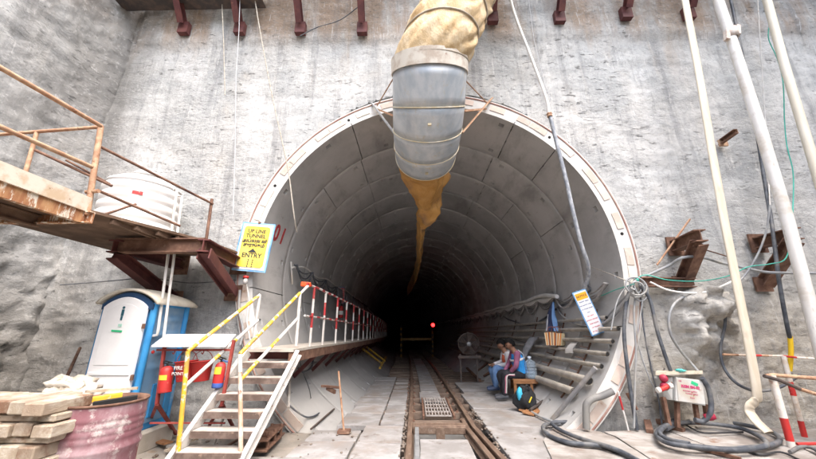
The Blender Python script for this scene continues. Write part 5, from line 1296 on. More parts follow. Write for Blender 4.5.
# fan, its stand and scraps
fc = Y(469,344,4.3); fr = .29
fan = thing('pedestal_fan', V((fc.x,fc.y,0)), 'round dark caged fan on a rusty stand by the right lining', 'fan')
mb = MB(); mb.lathe([(fr*.93,0),(fr,.01),(fr,.16),(fr*.93,.17)], 36, fc, (0,1,0)); mb.build('shroud', DARKSTEEL, fan)
mb = MB()
for k in range(9): mb.tube([fc+V((math.cos(2*PI*i/32)*fr*(k+1)/9.5, -.01, math.sin(2*PI*i/32)*fr*(k+1)/9.5)) for i in range(33)], .006, 4)
mb.build('grille', DARKSTEEL, fan)
mb = MB(); mb.lathe([(0,-.02),(.06,-.015),(.07,.03)], 16, fc, (0,1,0)); mb.build('hub', GREYSTEEL, fan)
for k in range(5):
    a = 2*PI*k/5; mb = MB(); u_ = V((math.cos(a),0,math.sin(a))); v_ = V((-math.sin(a),0,math.cos(a)))
    mb.add([fc+u_*.06+V((0,.06,0)), fc+u_*.29-v_*.06+V((0,.05,0)), fc+u_*.29+v_*.12+V((0,.12,0)), fc+u_*.06+v_*.04+V((0,.09,0))], [(0,1,2,3)]); mb.build('blade', DARKSTEEL, fan, solid=.004)
for sx in (-.24,.2): mb = MB(); mb.bar(V((fc.x+sx,fc.y+.1,0)), V((fc.x+sx,fc.y+.1,fc.z-.26)), .04, .04); mb.build('leg', DARKSTEEL, fan)
MB().box((fc.x,fc.y+.08,fc.z-.33), (.6,.14,.07)).build('cross_piece', DARKSTEEL, fan)
for i, (p, q, lab) in enumerate((((478,371),(493,358),'rusty angle scrap leaning low on the lining near the fan'),((467,368),(480,381),'rusty scrap bar crossing the deck edge below the fan'),((484,376),(500,366),'dark scrap pipe lying behind the men'))):
    a, b = Z(*p,.03) if i != 1 else Z(*p,.05), rc_(*q) if i != 1 else Z(*q,.02); mb = MB(); mb.bar(a, b, .07, .05); mb.build('scrap_angle', RUST, None, lab, 'scrap', 'scrap near the fan')

# ------------------------------------------------------------------ left lining: boards, cable, loose stand
pts = [(296,264),(305,268),(318,275),(332,279),(345,286),(358,296),(370,303),(379,311),(386,319),(390,327)]
wallc(pts, 'white cable strung in waves along the left lining above the railing', .02, WHITEPIPE, grp=None) if False else pvc(smooth_path([ (lambda d: CAM+d)(ray(x,y)*0) if False else None for x, y in []] or [V((-2.80+tcx(yv), yv, 1.3+zv)) for yv, zv in ((1.4,1.22),(2.2,1.36),(3.2,1.30),(4.2,1.40),(5.6,1.36),(7,1.42),(9,1.36),(11,1.38),(14,1.26),(18,1.15),(24,.95))], 6), 'white cable strung in waves along the left lining above the railing', .018, WHITEPIPE, 'wall_cable', 'cable')
for k, (ya, yb) in enumerate(((1.5,2.6),(2.6,3.9),(3.9,5.3),(5.3,6.8),(6.8,8.4),(8.4,10),(10,11.8),(11.8,13.6))):
    t = thing('cable_festoon', (-2.8+tcx(ya), ya, 2.3), f'dark cable loops hanging on the left lining, {names[k]} from the portal', 'cable loop', 'cable loops on the left lining')
    for q in range(3):
        mb = MB(); mb.tube([p+V((.03*q,0,0)) for p in sag((-2.80+tcx(ya),ya,2.6), (-2.80+tcx(yb),yb,2.62), (.1,.22,.34)[q], 12)], .016, 6); mb.build('cable', BLACKCABLE, t)
    if k > 2:
        P = []
        for i in range(9):
            f = i/8; y_ = ya+(yb-ya)*f
            for j in range(5): P.append(V((-2.76+tcx(y_)+.04*math.sin(PI*j/4)+.015*math.sin(i*2.1), y_, 2.62-(.42+.1*math.sin(i*1.7))*j/4)))
        mb = MB(); mb.grid(P, 5, 9, True); mb.build('hanging_sheet', pmat('grey_sheet', (.2,.2,.21), (.3,.3,.31), scale=5, rough=.8), t, solid=.005)
rb = rc_(341,295,RI-.06)
rbd = thing('red_notice', rb, 'small red and white notice on the left lining above the fire extinguisher', 'notice')
rr_ = V((.35,1,0)).normalized() if False else V((.55,.83,0)).normalized()
panel(MB(), rb, rr_, V((0,0,1)), .3, .5, .012).build('face', pmat('red_notice_face', (.5,.05,.06), (.6,.3,.3), scale=14, stretch=(1,1,3), rough=.6, bump=0), rbd)
panel(MB(), rb-rr_.cross(V((0,0,1)))*.008, rr_, V((0,0,1)), .33, .54, .01).build('backing', SIGNB, rbd)
for i in range(5): text(('DANGER','STOP','LOOK','TRAIN','DANGER')[i], rbd, 'lettering', rb+rr_.cross(V((0,0,1)))*.009+V((0,0,.18-.09*i)), rr_, (0,0,1), .07, TXTW, .001)
eb = rc_(340.5,318,RI-.1); ex = thing('fire_extinguisher', eb, 'small red fire extinguisher on the left lining below the red notice', 'fire extinguisher')
MB().lathe([(0,0),(.07,.004),(.075,.02),(.075,.3),(.05,.36),(.02,.38),(0,.38)], 16, eb).build('cylinder', FIRERED, ex); MB().lathe([(.0765,.1),(.0765,.22)], 16, eb).build('label', TXTW, ex)
MB().box(eb+V((0,0,.4)), (.03,.06,.03)).build('valve_handle', BLACK, ex)
ob = Y(306,284.5,-.35); MB().box(ob, (.14,.07,.065), (0,.05,.2)).build('warning_lamp', pmat('lamp_orange', (.75,.09,.02), rough=.4, bump=0), None, 'bright orange box lamp on the walkway railing end post', 'lamp', bevel=.008)
# yellow rack, loose stand, conduit, low cable
t = thing('yellow_rack', Z(384,364,0), 'yellow two-bar rack leaning on the left lining foot deep inside', 'rack')
for p, q in (((363,349),(381,363)),((366,346.5),(385,361))): mb = MB(); mb.bar(rc_(*p, RI-.08), Z(*q,.1), .06, .05); mb.build('bar', YELP, t)
mb = MB(); mb.bar(Z(380,368,.1), Z(386,357,.1), .07, .06); mb.build('cross_bar', YELP, t)
sb = Z(344,433,0); t = thing('loose_stand', sb, 'rusty upright rod with side arm standing at the left lining foot', 'stand')
mb = MB(); mb.tube([sb, Y(338.5,371,sb.y)], .013, 8); mb.build('upright', OLDRUST, t); mb = MB(); mb.bar(Y(322,386,sb.y+.25), Y(340,387.5,sb.y), .035, .03); mb.build('arm', RUST, t); mb = MB(); mb.bar(Y(327,388,sb.y+.2), Y(335,392,sb.y+.05), .03, .05); mb.build('arm', RUST, t); MB().box(sb+V((0,0,.02)), (.16,.12,.04)).build('foot', RUST, t)
for p, q, lab in (((290,378),(288.5,408),'short white conduit on the left lining foot'),((291,262),(292.5,284),'short white conduit on the left lining by the stair head')):
    pvc([rc_(*p), rc_(*q)], lab, .018, WHITEPIPE, 'conduit', 'conduit', 'white conduits')
pvc([rc_(289,405,RI-.03), rc_(296,411,RI-.03), rc_(306,417,RI-.03), rc_(314,416,RI-.03), rc_(319,413,RI-.03)], 'black cable curling over the left lining foot', .012, BLACKCABLE, 'cable', 'cable', None, 7, True)
pvc([rc_(311,429,RI-.02), rc_(334,409,RI-.03)], 'thin dark rod lying on the left lining foot', .014, DARKSTEEL, 'loose_rod', 'rod')
pvc([rc_(297,352,RI-.02), rc_(303,372,RI-.02), rc_(309,388,RI-.02), rc_(311,398,RI-.02)], 'thin dark wire running down the left lining below the walkway', .006, BLACKCABLE, 'wire', 'wire', None, 6, True)
pvc([rc_(313,352,RI-.3), rc_(312,366,RI-.22), rc_(304,372,RI-.15), rc_(298,368,RI-.1)], 'black cable loop hanging under the walkway', .018, BLACKCABLE, 'cable', 'cable', None, 7, True)
# painted 01 on the first ring
PAINTR = pmat('stencil_red', (.32,.025,.03), (.4,.06,.06), scale=20, rough=.8, bump=0)
for ch, px, py in (('0',276.5,233.5),('1',282.5,237)):
    p = rc_(px, py, RI-.004); up_ = V((-(p.z-ZC)*-1, 0, -p.x)).normalized(); up_ = V((p.z-ZC,0,-p.x)); up_ = up_ if up_.z > 0 else -up_
    text(ch, r0, 'painted_number', p, (0,1,0), up_, .42, PAINTR, .003, bold=.012)
# ------------------------------------------------------------------ ENTRY sign
yS = -.16
c4 = [Y(240,221.5,yS), Y(272,225,yS), Y(269.5,272.5,yS), Y(235.5,270.5,yS)]
cS = sum(c4, V())/4; rS = ((c4[1]-c4[0])+(c4[2]-c4[3])).normalized(); uS = ((c4[0]-c4[3])+(c4[1]-c4[2])); uS = (uS-rS*uS.dot(rS)).normalized(); nS = rS.cross(uS)
wS = ((c4[1]-c4[0]).length+(c4[2]-c4[3]).length)/2; hS = ((c4[0]-c4[3]).length+(c4[1]-c4[2]).length)/2
sg = thing('entry_sign', cS-uS*hS/2, 'yellow up line tunnel entry sign with blue border left of the ring', 'sign')
panel(MB(), cS, rS, uS, wS, hS, .02).build('backing', pmat('sign_light_blue', (.25,.45,.65), (.1,.28,.6), scale=3, rough=.5, bump=0), sg)
panel(MB(), cS+nS*.012, rS, uS, wS*.9, hS*.93, .006).build('white_border', SIGNW, sg)
# rounded yellow panel
pts = []; ww, hh, rad = wS*.78, hS*.84, wS*.09
for cx_, cy_, a0 in ((ww/2-rad,hh/2-rad,0),(-ww/2+rad,hh/2-rad,90),(-ww/2+rad,-hh/2+rad,180),(ww/2-rad,-hh/2+rad,270)):
    for k in range(7): a = math.radians(a0+15*k); pts.append(cS+nS*.017+rS*(cx_+rad*math.cos(a))+uS*(cy_+rad*math.sin(a)))
m = len(pts); MB().add(pts+[p+nS*.004 for p in pts], [tuple(range(m-1,-1,-1)), tuple(range(m,2*m))]+[(k,(k+1)%m,m+(k+1)%m,m+k) for k in range(m)]).build('yellow_panel', pmat('sign_yellow', (.78,.58,.06), (.74,.6,.14), scale=3, rough=.5, bump=0, dirt=(.7,.62,.3), dlo=.55, dhi=.8), sg)
def st_(s, f, sz, b=.0): text(s, sg, 'lettering', cS+nS*.0225+uS*hS*f, rS, uS, wS*sz, INKK, .001, bold=b)
st_('UP LINE', .315, .155, .002); st_('TUNNEL', .215, .155, .002); st_('\u0b85\u0baa\u0bcd\u0bb2\u0bc8\u0ba9\u0bcd', .115, .14, .003); st_('\u0b9a\u0bc1\u0bb0\u0b99\u0bcd\u0b95\u0bae\u0bcd', .025, .14, .003); st_('ENTRY', -.185, .19, .002)
a0 = cS+nS*.0225-uS*hS*.075
MB().add([a0-rS*wS*.13-uS*hS*.045+nS*t for t in (0,.003)]+[a0+rS*wS*.13-uS*hS*.045+nS*t for t in (0,.003)]+[a0+uS*hS*.03+nS*t for t in (0,.003)], [(1,3,5),(0,4,2),(0,1,5,4),(2,4,5,3),(0,2,3,1)]).build('arrow', INKK, sg)
for sx in (-1,1):
    for k in range(4): panel(MB(), a0+rS*wS*.065*sx-uS*hS*(.2+.042*k), rS, uS, wS*.03, hS*.027, .002).build('arrow', INKK, sg)
MB().tube([cS+uS*hS*.505+nS*.02, cS+uS*hS*.505-nS*.1], .02, 8).build('hanging_bolt', RUST, sg)
pS = Y(245,284,yS); t = thing('plug_socket', pS, 'small pale socket with red cap below the entry sign', 'socket')
MB().lathe([(0,0),(.03,.0),(.034,.05),(.025,.09),(0,.095)], 12, pS).build('body', pmat('socket_grey', (.5,.48,.46), rough=.5, bump=0), t); MB().lathe([(0,.085),(.04,.09),(.04,.12),(0,.13)], 12, pS).build('cap', REDP, t)
pvc([Y(240,290,-.06), Y(239,310,-.06), Y(243,330,-.06), Y(240,345,-.08)], 'grey cable bundle hanging on the wall below the entry sign', .02, GREYCABLE, 'cable', 'cable', None, 8, True)
pvc([Y(246,282,-.1), Y(249,300,-.06), Y(247,320,-.06), Y(250,340,-.08)], 'thin pale cable hanging beside the bundle below the entry sign', .01, HOSEW, 'cable', 'cable', None, 8, True)
pvc([Y(60,285,-.1), Y(110,281,-.05), Y(150,278,-.05), Y(190,283,-.05), Y(236,280,-.05)], 'thin black wire sagging across the wall behind the platform brackets', .008, BLACKCABLE, 'wire', 'wire', None, 6, True)

# ------------------------------------------------------------------ hanging ropes and hoses
H = 'hanging lines on the front wall'
pvc([Y(221,-20,-.25), Y(223.5,40,-.25), Y(225,95,-.25)], 'thin pale rope hanging over the wall left of the second strut', .009, ROPE, 'rope', 'rope', H)
pvc([Y(240.5,-20,-.35), Y(239,30,-.3), Y(236,75,-.25), Y(235,150,-.12), Y(233,215,-.12)], 'thin grey wire hanging beside the second strut down to the sign', .007, WIRE, 'wire', 'wire', H)
pvc([Y(252,-20,-.3), Y(259,25,-.3), Y(271,90,-.25), Y(284,150,-.2), Y(289,175,-.15), Y(294,215,-.1), Y(297,232,.1)], 'tan rope slanting down to the upper left of the ring', .011, ROPE, 'rope', 'rope', H, 8, True)
pvc([Y(504,-30,-.4), Y(514,12,-.4), Y(531,57,-.35), Y(546,98,-.3), Y(549.5,116,-.3)], 'pale grey hose hanging from above the ring crown to a coupling', .026, HOSEW, 'hose', 'hose', H, 8, True)
pvc([Y(549.5,114,-.3), Y(556,140,-.27), Y(566,180,-.25), Y(573,212,-.22), Y(581,244,-.15), Y(587.5,264,-.05), Y(588,277,.1), Y(584,288,.25)], 'grey braided hose from the coupling down inside the ring', .032, pmat('braided_hose', (.22,.24,.27), (.4,.42,.44), scale=22, stretch=(1,1,.5), rough=.6, bump=.4, bscale=70), 'braided_hose', 'hose', None, 10, True)
p = Y(549.5,115,-.3); MB().lathe([(.036,-.04),(.044,-.035),(.044,-.005),(.034,0),(.044,.005),(.044,.035),(.036,.04)], 12, p, (-.1,0,1)).build('hose_coupling', OLDRUST, None, 'brass coloured coupling joining the two grey hoses right of the crown', 'coupling')
pvc([Y(526,-20,-.2), Y(534,40,-.2), Y(545,85,-.1), Y(551,100,-.1)], 'thin wire hanging just right of the grey hose', .006, WIRE, 'wire', 'wire', H)
pvc([Y(300,36,-.12), Y(318,27,-.12), Y(340,20,-.15), Y(362,4,-.3)], 'black wire sagging between the third and fourth strut', .009, BLACKCABLE, 'wire', 'wire', None, 6, True)
# right hand pipes
def strip(pts, w_, th, lab, name, cat, mat):
    mb = MB(); P = []; n = 12; sp = smooth_path(pts, 8)
    for i, c in enumerate(sp):
        d = (sp[min(i+1,len(sp)-1)]-sp[max(i-1,0)]).normalized(); r = V((1,.12,0)); r = (r-d*r.dot(d)).normalized(); u_ = d.cross(r)
        P += [c+r*(math.cos(2*PI*k/n)*w_/2)+u_*(math.sin(2*PI*k/n)*th/2*(1+.3*noise.noise(V((k,i*.3,0))))) for k in range(n)]
    mb.grid(P, n, len(sp), True, closed_u=True); return mb.build(name, mat, None, lab, cat)
strip([Y(677,-40,-.62), Y(685,0,-.62), Y(700,80,-.6), Y(716,175,-.6), Y(733,265,-.55), Y(749,345,-.5), Y(757,393,-.45), Y(755,401,-.43), Y(750,406,-.42), Y(750,412,-.42), Y(757,422,-.5), Y(769,433,-.6)], .135, .055, 'flat cream layflat hose hanging to the deck with a fold near its foot', 'layflat_hose', 'hose', CREAM)
hp = pvc([Y(708,-40,-.72), Y(718,0,-.72), Y(731,38,-.72), Y(760,128,-.72), Y(788,222,-.72), Y(816,330,-.72), Y(842,430,-.72)], 'thick white vertical pipe with clamp crossing the right bracket', .07, WHITEPIPE, 'riser_pipe', 'pipe', 'white riser pipes', 16)
cp = Y(731,34,-.72); axp = (Y(718,0,-.72)-Y(760,128,-.72)).normalized()
t = thing('pipe_clamp', cp, 'rusty two bolt clamp on the thick white pipe at upper right', 'clamp')
CL = pmat('stained_clamp', (.5,.4,.34), (.6,.55,.5), scale=20, wear=(.3,.14,.09), rough=.7, bump=.3)
MB().lathe([(.071,-.09),(.09,-.09),(.09,.09),(.071,.09)], 16, cp, axp).build('sleeve', CL, t)
for sx in (-1,1): MB().box(cp+V((.1*sx,-.02,.05*sx)), (.06,.07,.2), (0,.25,0)).build('lug', CL, t, bevel=.004)
pvc([Y(754,-40,-.6), Y(767,0,-.6), Y(783,60,-.6), Y(800,117,-.6), Y(816,170,-.6), Y(850,285,-.6)], 'cream vertical pipe farthest right', .058, pmat('cream_pipe', (.62,.57,.46), (.68,.64,.54), scale=3, stretch=(4,4,.5), rough=.5, bump=.1), 'riser_pipe', 'pipe', 'white riser pipes', 16)
pvc([Y(722,-40,-.3), Y(735,20,-.3), Y(752,105,-.25), Y(766,190,-.22), Y(772,225,-.35), Y(779,280,-.4), Y(787,325,-.35), Y(790,338,-.3)], 'dark blue-black cable running down between the two white pipes', .024, BLACKCABLE, 'cable', 'cable', None, 8, True)
pvc([Y(790,336,-.3), Y(791,352,-.28), Y(789.5,371,-.25)], 'yellow sleeve at the end of the dark cable behind the barrier', .028, pmat('yellow_sleeve', (.75,.5,.02), rough=.5, bump=0), 'cable_sleeve', 'sleeve', None, 8, True)
pvc([Y(756,-30,-.3), Y(760,40,-.3), Y(764,100,-.25), Y(767,150,-.2), Y(770,205,-.3)], 'thin white wire hanging between the white pipes', .009, WHITEP, 'wire', 'wire', H, 6, True)
pvc([Y(770,205,-.35), Y(766,232,-.3), Y(757,256,-.25), Y(745,275,-.2), Y(738,282,-.2)], 'grey cable curving from the bracket to the wall cable', .014, GREYCABLE, 'cable', 'cable', None, 8, True)
pvc([Y(770,-20,-.45), Y(770,18,-.45), Y(768.5,38,-.45), Y(777,58,-.45), Y(783,82,-.45), Y(784.5,120,-.4), Y(787,146,-.4), Y(793,172,-.4), Y(793,205,-.4), Y(791,232,-.45), Y(786,258,-.5), Y(770,264,-.45), Y(748,267,-.35), Y(728,276,-.3), Y(700,281,-.25), Y(668,280,-.2), Y(645,275,-.15), Y(634,281,-.1)], 'long thin green cord hanging down the right wall and strung left to the knot', .008, GREENC, 'hanging_cord', 'cord', None, 6, True)
# steel stub in the wall
t = thing('wall_stub', Y(724,142,0), 'short rusty steel stub sticking out of the wall between hose and pipe', 'steel stub')
MB().channel(Y(721,143,.02), Y(738,131,-.32), .085, .06, t=.012).build('channel', RUST, t); MB().box(Y(723,143,-.01), (.14,.03,.12)).build('plate', OLDRUST, t)
# brackets on the right
def wall_bracket(tip, wal, foot, lab, extra=None):
    t = thing('wall_bracket', wal, lab, 'bracket', 'wall brackets on the right')
    MB().ibeam(wal, tip, .17, .15).build('arm', RUST, t); MB().ibeam(tip+(wal-tip)*.12+V((0,0,-.085)), foot, .16, .15, up=(0,-1,.3)).build('strut', RUST, t)
    MB().box((wal.x,-.0,wal.z), (.24,.03,.3)).build('wall_plate', RUST, t); MB().box((foot.x,-.0,foot.z), (.24,.03,.22)).build('wall_plate', RUST, t)
    return t
tp = Y(701,235,-.62); wl_ = Y(676,246,-.02); ft = Y(683,283,-.03)
wall_bracket(tp, wl_, ft, 'brown steel wall bracket nearest the ring at right')
tp = Y(797,233,-.6); wl_ = Y(759,243,-.02); ft = Y(765,284,-.03)
wall_bracket(tp, wl_, ft, 'brown steel wall bracket behind the thick white pipe')
a_, b_ = Y(640,282,-.1), Y(694,283,-.14)
MB().ibeam(a_, b_, .14, .12).build('steel_stub_beam', RUST, None, 'horizontal rusty beam on the wall under the bracket beside the ring', 'beam')
pvc([Y(657,265,-.05), Y(690,219,-.2)], 'thin pale timber lath leaning across the wall by the first bracket', .014, OLDRUST, 'lath', 'lath')
pvc([Y(693,246,-.5), Y(729,257,-.35)], 'thin rusty rod sticking right from the first bracket', .009, RUST, 'rod', 'rod')
# grey cable along the wall and the knot at the ring
pvc([Y(634,281,-.1), Y(655,272,-.12), Y(670,265,-.2), Y(682,258,-.35), Y(700,257,-.35), Y(722,263,-.2), Y(745,268,-.15), Y(765,272,-.4), Y(790,273,-.5), Y(830,273,-.45)], 'thick grey cable running right from the knot across both brackets', .02, GREYCABLE, 'cable', 'cable', None, 8, True)
pvc([Y(650,282,-.15), Y(668,290,-.2), Y(690,293,-.25), Y(710,291,-.25), Y(735,280,-.25)], 'pale grey cable sagging below the horizontal beam', .014, HOSEW, 'cable', 'cable', None, 8, True)
kc = Y(635,284,-.16); kn = thing('cable_knot', kc, 'tangled grey cable knot tied at the right edge of the ring', 'cable knot')
for i in range(5):
    a = i*1.3; R_ = .1+.02*(i%3); cc = kc+V((.05*math.sin(a),-.02*i,-.06+.04*math.cos(a))); mb = MB(); mb.tube([cc+V((math.cos(2*PI*k/20)*R_*(.7+.1*i%2), .03*math.sin(2*PI*k/20+a), math.sin(2*PI*k/20)*R_*1.1)) for k in range(21)], .013, 6); mb.build('loop', GREYCABLE, kn)
MB().blob(kc+V((0,-.06,.05)), (.03,.03,.03), 6, .3).build('green_tie', GREENC, kn)
K = 'cables hanging from the knot'
for j, (pp, lab, r_, m_) in enumerate([
    ([(632,286),(627,300),(624,330),(627,365),(632,400),(637,430)], 'thick blue-black cable dropping from the knot to the deck edge', .026, BLACKCABLE),
    ([(636,288),(634,315),(636,350),(635,385),(634,428)], 'grey cable dropping straight from the knot to the dirt hollow', .014, GREYCABLE),
    ([(640,286),(650,300),(657,330),(666,358),(671,372)], 'thick black cable from the knot to the panel top', .024, BLACKCABLE),
    ([(640,290),(644,330),(652,372),(659,402),(662,425)], 'thin dark cable passing left of the panel', .011, BLACKCABLE),
    ([(630,285),(622,292),(616,305),(611,330)], 'thin cable falling from the knot inside the ring', .010, GREYCABLE),
    ([(645,285),(642,305),(638,340),(648,375),(658,394)], 'thin grey cable slack between knot and panel', .009, GREYCABLE)]):
    pvc([Y(x, y, -.12-.03*(j%3)) for x, y in pp], lab, r_, m_, 'cable', 'cable', K, 8, True)
pvc([Y(690,293,-.1), Y(675,303,-.3), Y(669,318,-.32), Y(671,335,-.3), Y(680,350,-.2), Y(690,362,-.15), Y(698,371,-.2)], 'grey cable looping round the left side of the concrete lump', .017, GREYCABLE, 'cable', 'cable', None, 8, True)
pvc([Y(725,308,-.3), Y(725,325,-.25), Y(721,345,-.2), Y(722,362,-.2), Y(730,377,-.25), Y(743,387,-.3), Y(760,391,-.3), Y(780,387,-.3), Y(800,375,-.3)], 'blue-grey cable hanging from the lump and looping right behind the layflat hose', .019, BLACKCABLE, 'cable', 'cable', None, 8, True)
# ------------------------------------------------------------------ electrical panel
PANEL = pmat('panel_grey_paint', (.5,.51,.49), (.56,.57,.55), scale=3, wear=(.33,.14,.06), wscale=7, wlo=.6, whi=.68, dirt=(.45,.4,.33), rough=.6, bump=.15)
yp_ = -.34
c4 = [Y(676,377,yp_), Y(703,380.5,yp_), Y(706,406,yp_), Y(676,401,yp_)]
ep = thing('electrical_panel', Y(690,425,-.2), 'grey electrical panel on rusty legs with red lettering below the concrete lump', 'electrical panel')
back = [p+V((-.02,.24,0)) for p in c4]; MB().hexa([c4[3],c4[2],c4[1],c4[0]][::-1], back).build('case', PANEL, ep, bevel=.006)
cP = sum(c4, V())/4; rP = (c4[1]-c4[0]).normalized(); uP = c4[0]-c4[3]; uP = (uP-rP*uP.dot(rP)).normalized(); nP = rP.cross(uP); wP, hP = (c4[1]-c4[0]).length, (c4[0]-c4[3]).length
panel(MB(), cP+nP*.005, rP, uP, wP*.97, hP*.95, .008).build('door', PANEL, ep, bevel=.003)
side_c = [Y(661,379,yp_+.12), c4[0]+V((-.02,.03,.0)), c4[3]+V((-.02,.03,0)), Y(664,399,yp_+.12)]
MB().hexa([p+V((0,.2,0)) for p in side_c], side_c).build('socket_box', PANEL, ep, bevel=.004)
MB().hexa([Y(656,375,yp_-.02),Y(703,374,yp_-.02),Y(703,373,-.02),Y(658,373,-.02)],[p+V((0,0,.035)) for p in (Y(656,375,yp_-.02),Y(703,374,yp_-.02),Y(703,373,-.02),Y(658,373,-.02))]).build('rain_hood', pmat('hood_plate', (.5,.44,.34), (.58,.52,.42), scale=4, rough=.8, wear=(.3,.2,.12)), ep)
for px in ((663,397,669,425),(677,402,677.5,427),(695,404,698,424),(705,404,707,418)):
    MB().bar(Y(px[0],px[1],yp_+.1), V(Y(px[2],px[3],yp_+.1)), .05, .04).build('leg', RUST, ep)
for q, (px, py) in enumerate(((663,377.5),(664,385.5))):
    p = Y(px,py,yp_); o_ = MB().lathe([(0,0),(.045,0),(.05,.06),(.03,.09),(0,.09)], 12, p, V((-.45,-.8,-.1))).build('socket', pmat('dark_red_plastic', (.3,.02,.05), (.4,.04,.07), rough=.5, bump=0), ep)
p = Y(666,388,yp_-.1); MB().tube([p+V((-.07,0,-.02)), p+V((.05,.02,.02))], .028, 10).build('plug', REDP, ep)
for s_ in (-1,1): MB().tube([p+V((.06*s_-.02,0,.02*s_)), p+V((.1*s_-.02,.0,.03*s_))], .033, 10).build('plug_cap', TXTW, ep)
def pt_(s, fx, fy, sz, b=0): text(s, ep, 'lettering', cP+nP*.0105+rP*wP*fx+uP*hP*fy, rP, uP, wP*sz, INKP, .001, bold=b)
INKP = pmat('ink_magenta', (.45,.05,.14), rough=.6, bump=0)
pt_('KGM SM-02', 0, .16, .135, .003); pt_('POWER SUPPLY', -.03, -.02, .075); pt_('TUNNEL AREA', .02, -.12, .07); pt_('415V', .03, -.28, .08); pt_('DB', -.36, .36, .08)
panel(MB(), cP+nP*.011+rP*wP*.17+uP*hP*.33, (rP-uP*.35).normalized(), (uP+rP*.35).normalized(), wP*.25, hP*.13, .003).build('green_sticker', GRN, ep)
MB().blob(Y(680,370.5,yp_-.0), (.06,.04,.02), 8, .6, 2, 4).build('green_rag', None or pmat('teal_rag', (.06,.38,.33), (.1,.45,.4), rough=.8, bump=.3), None, 'scrap of teal netting lying on the electrical panel hood', 'rag')
pvc([Y(702,378,yp_-.02), Y(708,388,yp_), Y(711,402,yp_), Y(710,414,yp_), Y(703,421,yp_+.05), Y(695,420,yp_+.05)], 'thick blue-grey cable curving round the right of the panel', .03, BLACKCABLE, 'cable', 'cable', None, 10, True)
p = Y(704,417.5,yp_+.05)
MB().lathe([(0,0),(.04,.005),(.045,.08),(.03,.12),(0,.12)], 12, p, (.8,-.4,.2)).build('industrial_plug', pmat('dark_red_plastic', (.3,.02,.05)), None, 'dark red plug lying under the right panel leg', 'plug')
# rusty frame left of the panel foot
for p, q, lab in (((646,416),(650,432),'rusty angle end standing left of the panel'),((648,417),(684,431),'long rusty angle lying under the panel')):
    MB().bar(Z(*p,.12), Z(*q,.04), .08, .06).build('angle_scrap', RUST, None, lab, 'steel angle', 'rusty angles by the panel')
# red and white ranging pole in the hollow
a, b = Y(618,391,-.06), Y(629,433,-.08); mb = MB(); mb.tube([a, a.lerp(b,.12), a.lerp(b,.46), b], .013, 8, mis=[1,0,1]); mb.build('ranging_pole', [RW_R, RW_W], None, 'thin red and white pole leaning in the dirt hollow beside the ring', 'pole')
MB().bar(Y(627,393,-.02), Y(637,410,-.1), .04, .03).build('rusty_strip', RUST, None, 'rusty strip standing in the dirt hollow by the cables', 'steel strip')

# ------------------------------------------------------------------ deck boards, coil and barrier at right
def board(pix, lab, z=.0, t=.03, mat=WOODSHEET):
    top = [Z(x, y, z) for x, y in pix]; mb = MB(); m = len(top); e = []
    for k in range(m):
        a, b = top[k], top[(k+1)%m]
        for i in range(6): p = a.lerp(b, i/6); e.append(p+V((.012*noise.noise(p*6), .012*noise.noise(p*6+V((9,0,0))), 0)))
    m = len(e); mb.add(e+[p-V((0,0,t)) for p in e], [tuple(range(m)), tuple(range(2*m-1,m-1,-1))]+[(k,m+k,m+(k+1)%m,(k+1)%m) for k in range(m)])
    return mb.build('deck_board', mat, None, lab, 'deck board', 'worn boards on the right deck', bevel=.003)
board([(543,440),(556,424),(600,431.5),(614,436.5),(650,459),(670,475),(560,475)], 'pale deck board at the foot of the leaning pipe', .018)
board([(616,436),(604,431.5),(662,429),(742,459),(775,475),(676,475)], 'wide pale board between the hollow and the cable coil', .022)
board([(664,429),(700,424),(740,423),(790,441),(850,475),(780,475),(744,459)], 'broad board under the cable coil', .03)
board([(741,422.5),(800,418),(870,438),(900,475),(852,475),(792,441)], 'stained board at the foot of the barrier', .026)
MB().bar(Z(671,441,.05), Z(741,459,.045), .035, .03).build('rusty_bar', RUST, None, 'long rusty bar lying across the boards below the coil', 'steel bar')
MB().bar(Z(692,424,.04), Z(735,428,.04), .5, .025).build('loose_sheet', WOODSHEET, None, 'loose pale sheet inside the cable coil', 'sheet')
pvc([Z(684,424,.07), Z(700,432,.075), Z(716,433,.07), Z(743,432,.06)], 'thin black cable crossing the loose sheet', .01, RUBBER, 'cable', 'cable', None, 6, True)
coil = thing('cable_coil', Z(718,432,.04), 'flat coil of thick blue-black cable lying on the right deck', 'cable coil')
def zl(pix, z): return [Z(x, y, z+.008*(i%3)) for i, (x, y) in enumerate(pix)]
for pix, z, r_ in (([(700,421),(680,421),(664,426),(656,433),(662,440),(685,446),(715,449),(745,448),(770,445),(780,440),(772,432),(750,426),(725,422),(700,419)], .07, .026), ([(700,419),(676,420),(662,428),(657,435),(668,443),(700,447),(735,450),(762,447),(766,442),(755,434),(735,427),(700,423),(678,424),(666,429)], .10, .026), ([(690,422),(670,424),(660,432),(668,439),(690,444)], .125, .024)):
    mb = MB(); mb.tube(smooth_path(zl(pix, z), 7), r_, 8); mb.build('cable_turn', BLACKCABLE, coil)
pvc(zl([(560,424),(548,424),(543,428),(550,436),(570,443),(595,445),(612,449),(640,462),(660,480)], .045), 'blue-grey cable looping from the bent pipe foot to the front edge', .027, BLACKCABLE, 'cable', 'cable', 'front deck cables', 8, True)
pvc(zl([(582,424),(565,422),(552,423),(562,431),(585,440),(606,446),(628,455),(650,470)], .06), 'second blue-grey cable crossing the first on the front deck', .025, BLACKCABLE, 'cable', 'cable', 'front deck cables', 8, True)
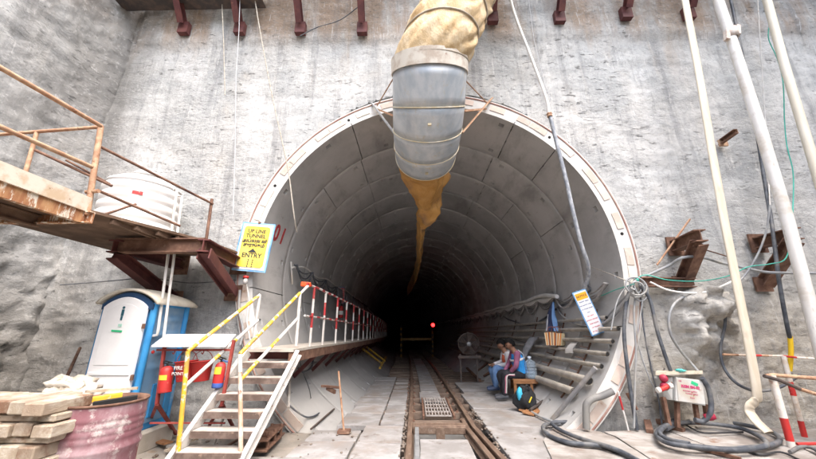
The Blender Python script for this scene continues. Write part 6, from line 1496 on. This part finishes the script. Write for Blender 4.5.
pvc([Z(513,396,.03), Z(519,404,.03), Z(530,411,.03), Z(543,418,.03), Z(552,421,.03)], 'grey hose curving along the deck past the backpack', .02, GREYCABLE, 'hose', 'hose', None, 8, True)
pvc(zl([(790,452),(800,447),(812,448),(822,455)], .05), 'black cable curl at the barrier foot', .018, BLACKCABLE, 'cable', 'cable', None, 8, True)
pvc(zl([(742,449),(760,455),(780,452),(800,460)], .04), 'thin black cable trailing from the coil to the barrier', .011, RUBBER, 'cable', 'cable', None, 6, True)
bar = thing('safety_barrier', Z(797,445,0), 'rusted red and white pipe barrier at the right edge of the deck', 'barrier')
WR = pmat('rusted_white_pipe', (.7,.66,.6), (.6,.5,.4), scale=9, wear=(.36,.16,.08), wlo=.57, whi=.66, rough=.65, bump=.3)
def bpipe(name, pts, r, mis, mats=None): mb = MB(); mb.tube(pts, r, 10, mis=mis); return mb.build(name, mats or [REDP, WR], bar)
b1, t1 = Y(796,462,-.75), Y(771.5,375,-.75); bpipe('post', [b1, b1.lerp(t1,.23), b1.lerp(t1,.49), t1], .037, [1,0,1])
b2, t2 = Y(805,438,-.32), Y(783,356,-.32); bpipe('post', [b2, b2.lerp(t2,.2), b2.lerp(t2,.5), b2.lerp(t2,.67), t2], .03, [0,1,0,1])
bpipe('top_rail', [Y(766,376,-.75), Y(773,375,-.75), Y(850,381,-.75)], .022, [1,1], [OLDRUST, OLDRUST])
bpipe('brace_angle', [Y(764,376,-.78), Y(779,380,-.78), Y(800,389,-.78), Y(850,405,-.78)], .02, [0,0,1], [DARKSTEEL, OLDRUST])
q_ = [(723,354.5),(738,355),(753,355.5),(761,355.5),(768,355.7),(783,356),(796,357.5),(850,361)]
bpipe('top_rail', [Y(x,y,-.32) for x,y in q_], .014, [2,1,0,2,1,0,1], [REDP, WR, OLDRUST])
bpipe('low_rail', [Y(797,444,-.75), Y(850,443,-.75)], .016, [0])
MB().bar(Y(800,389,-.7), Y(850,401,-.7), .12, .03).build('plank', WOODSHEET, bar)
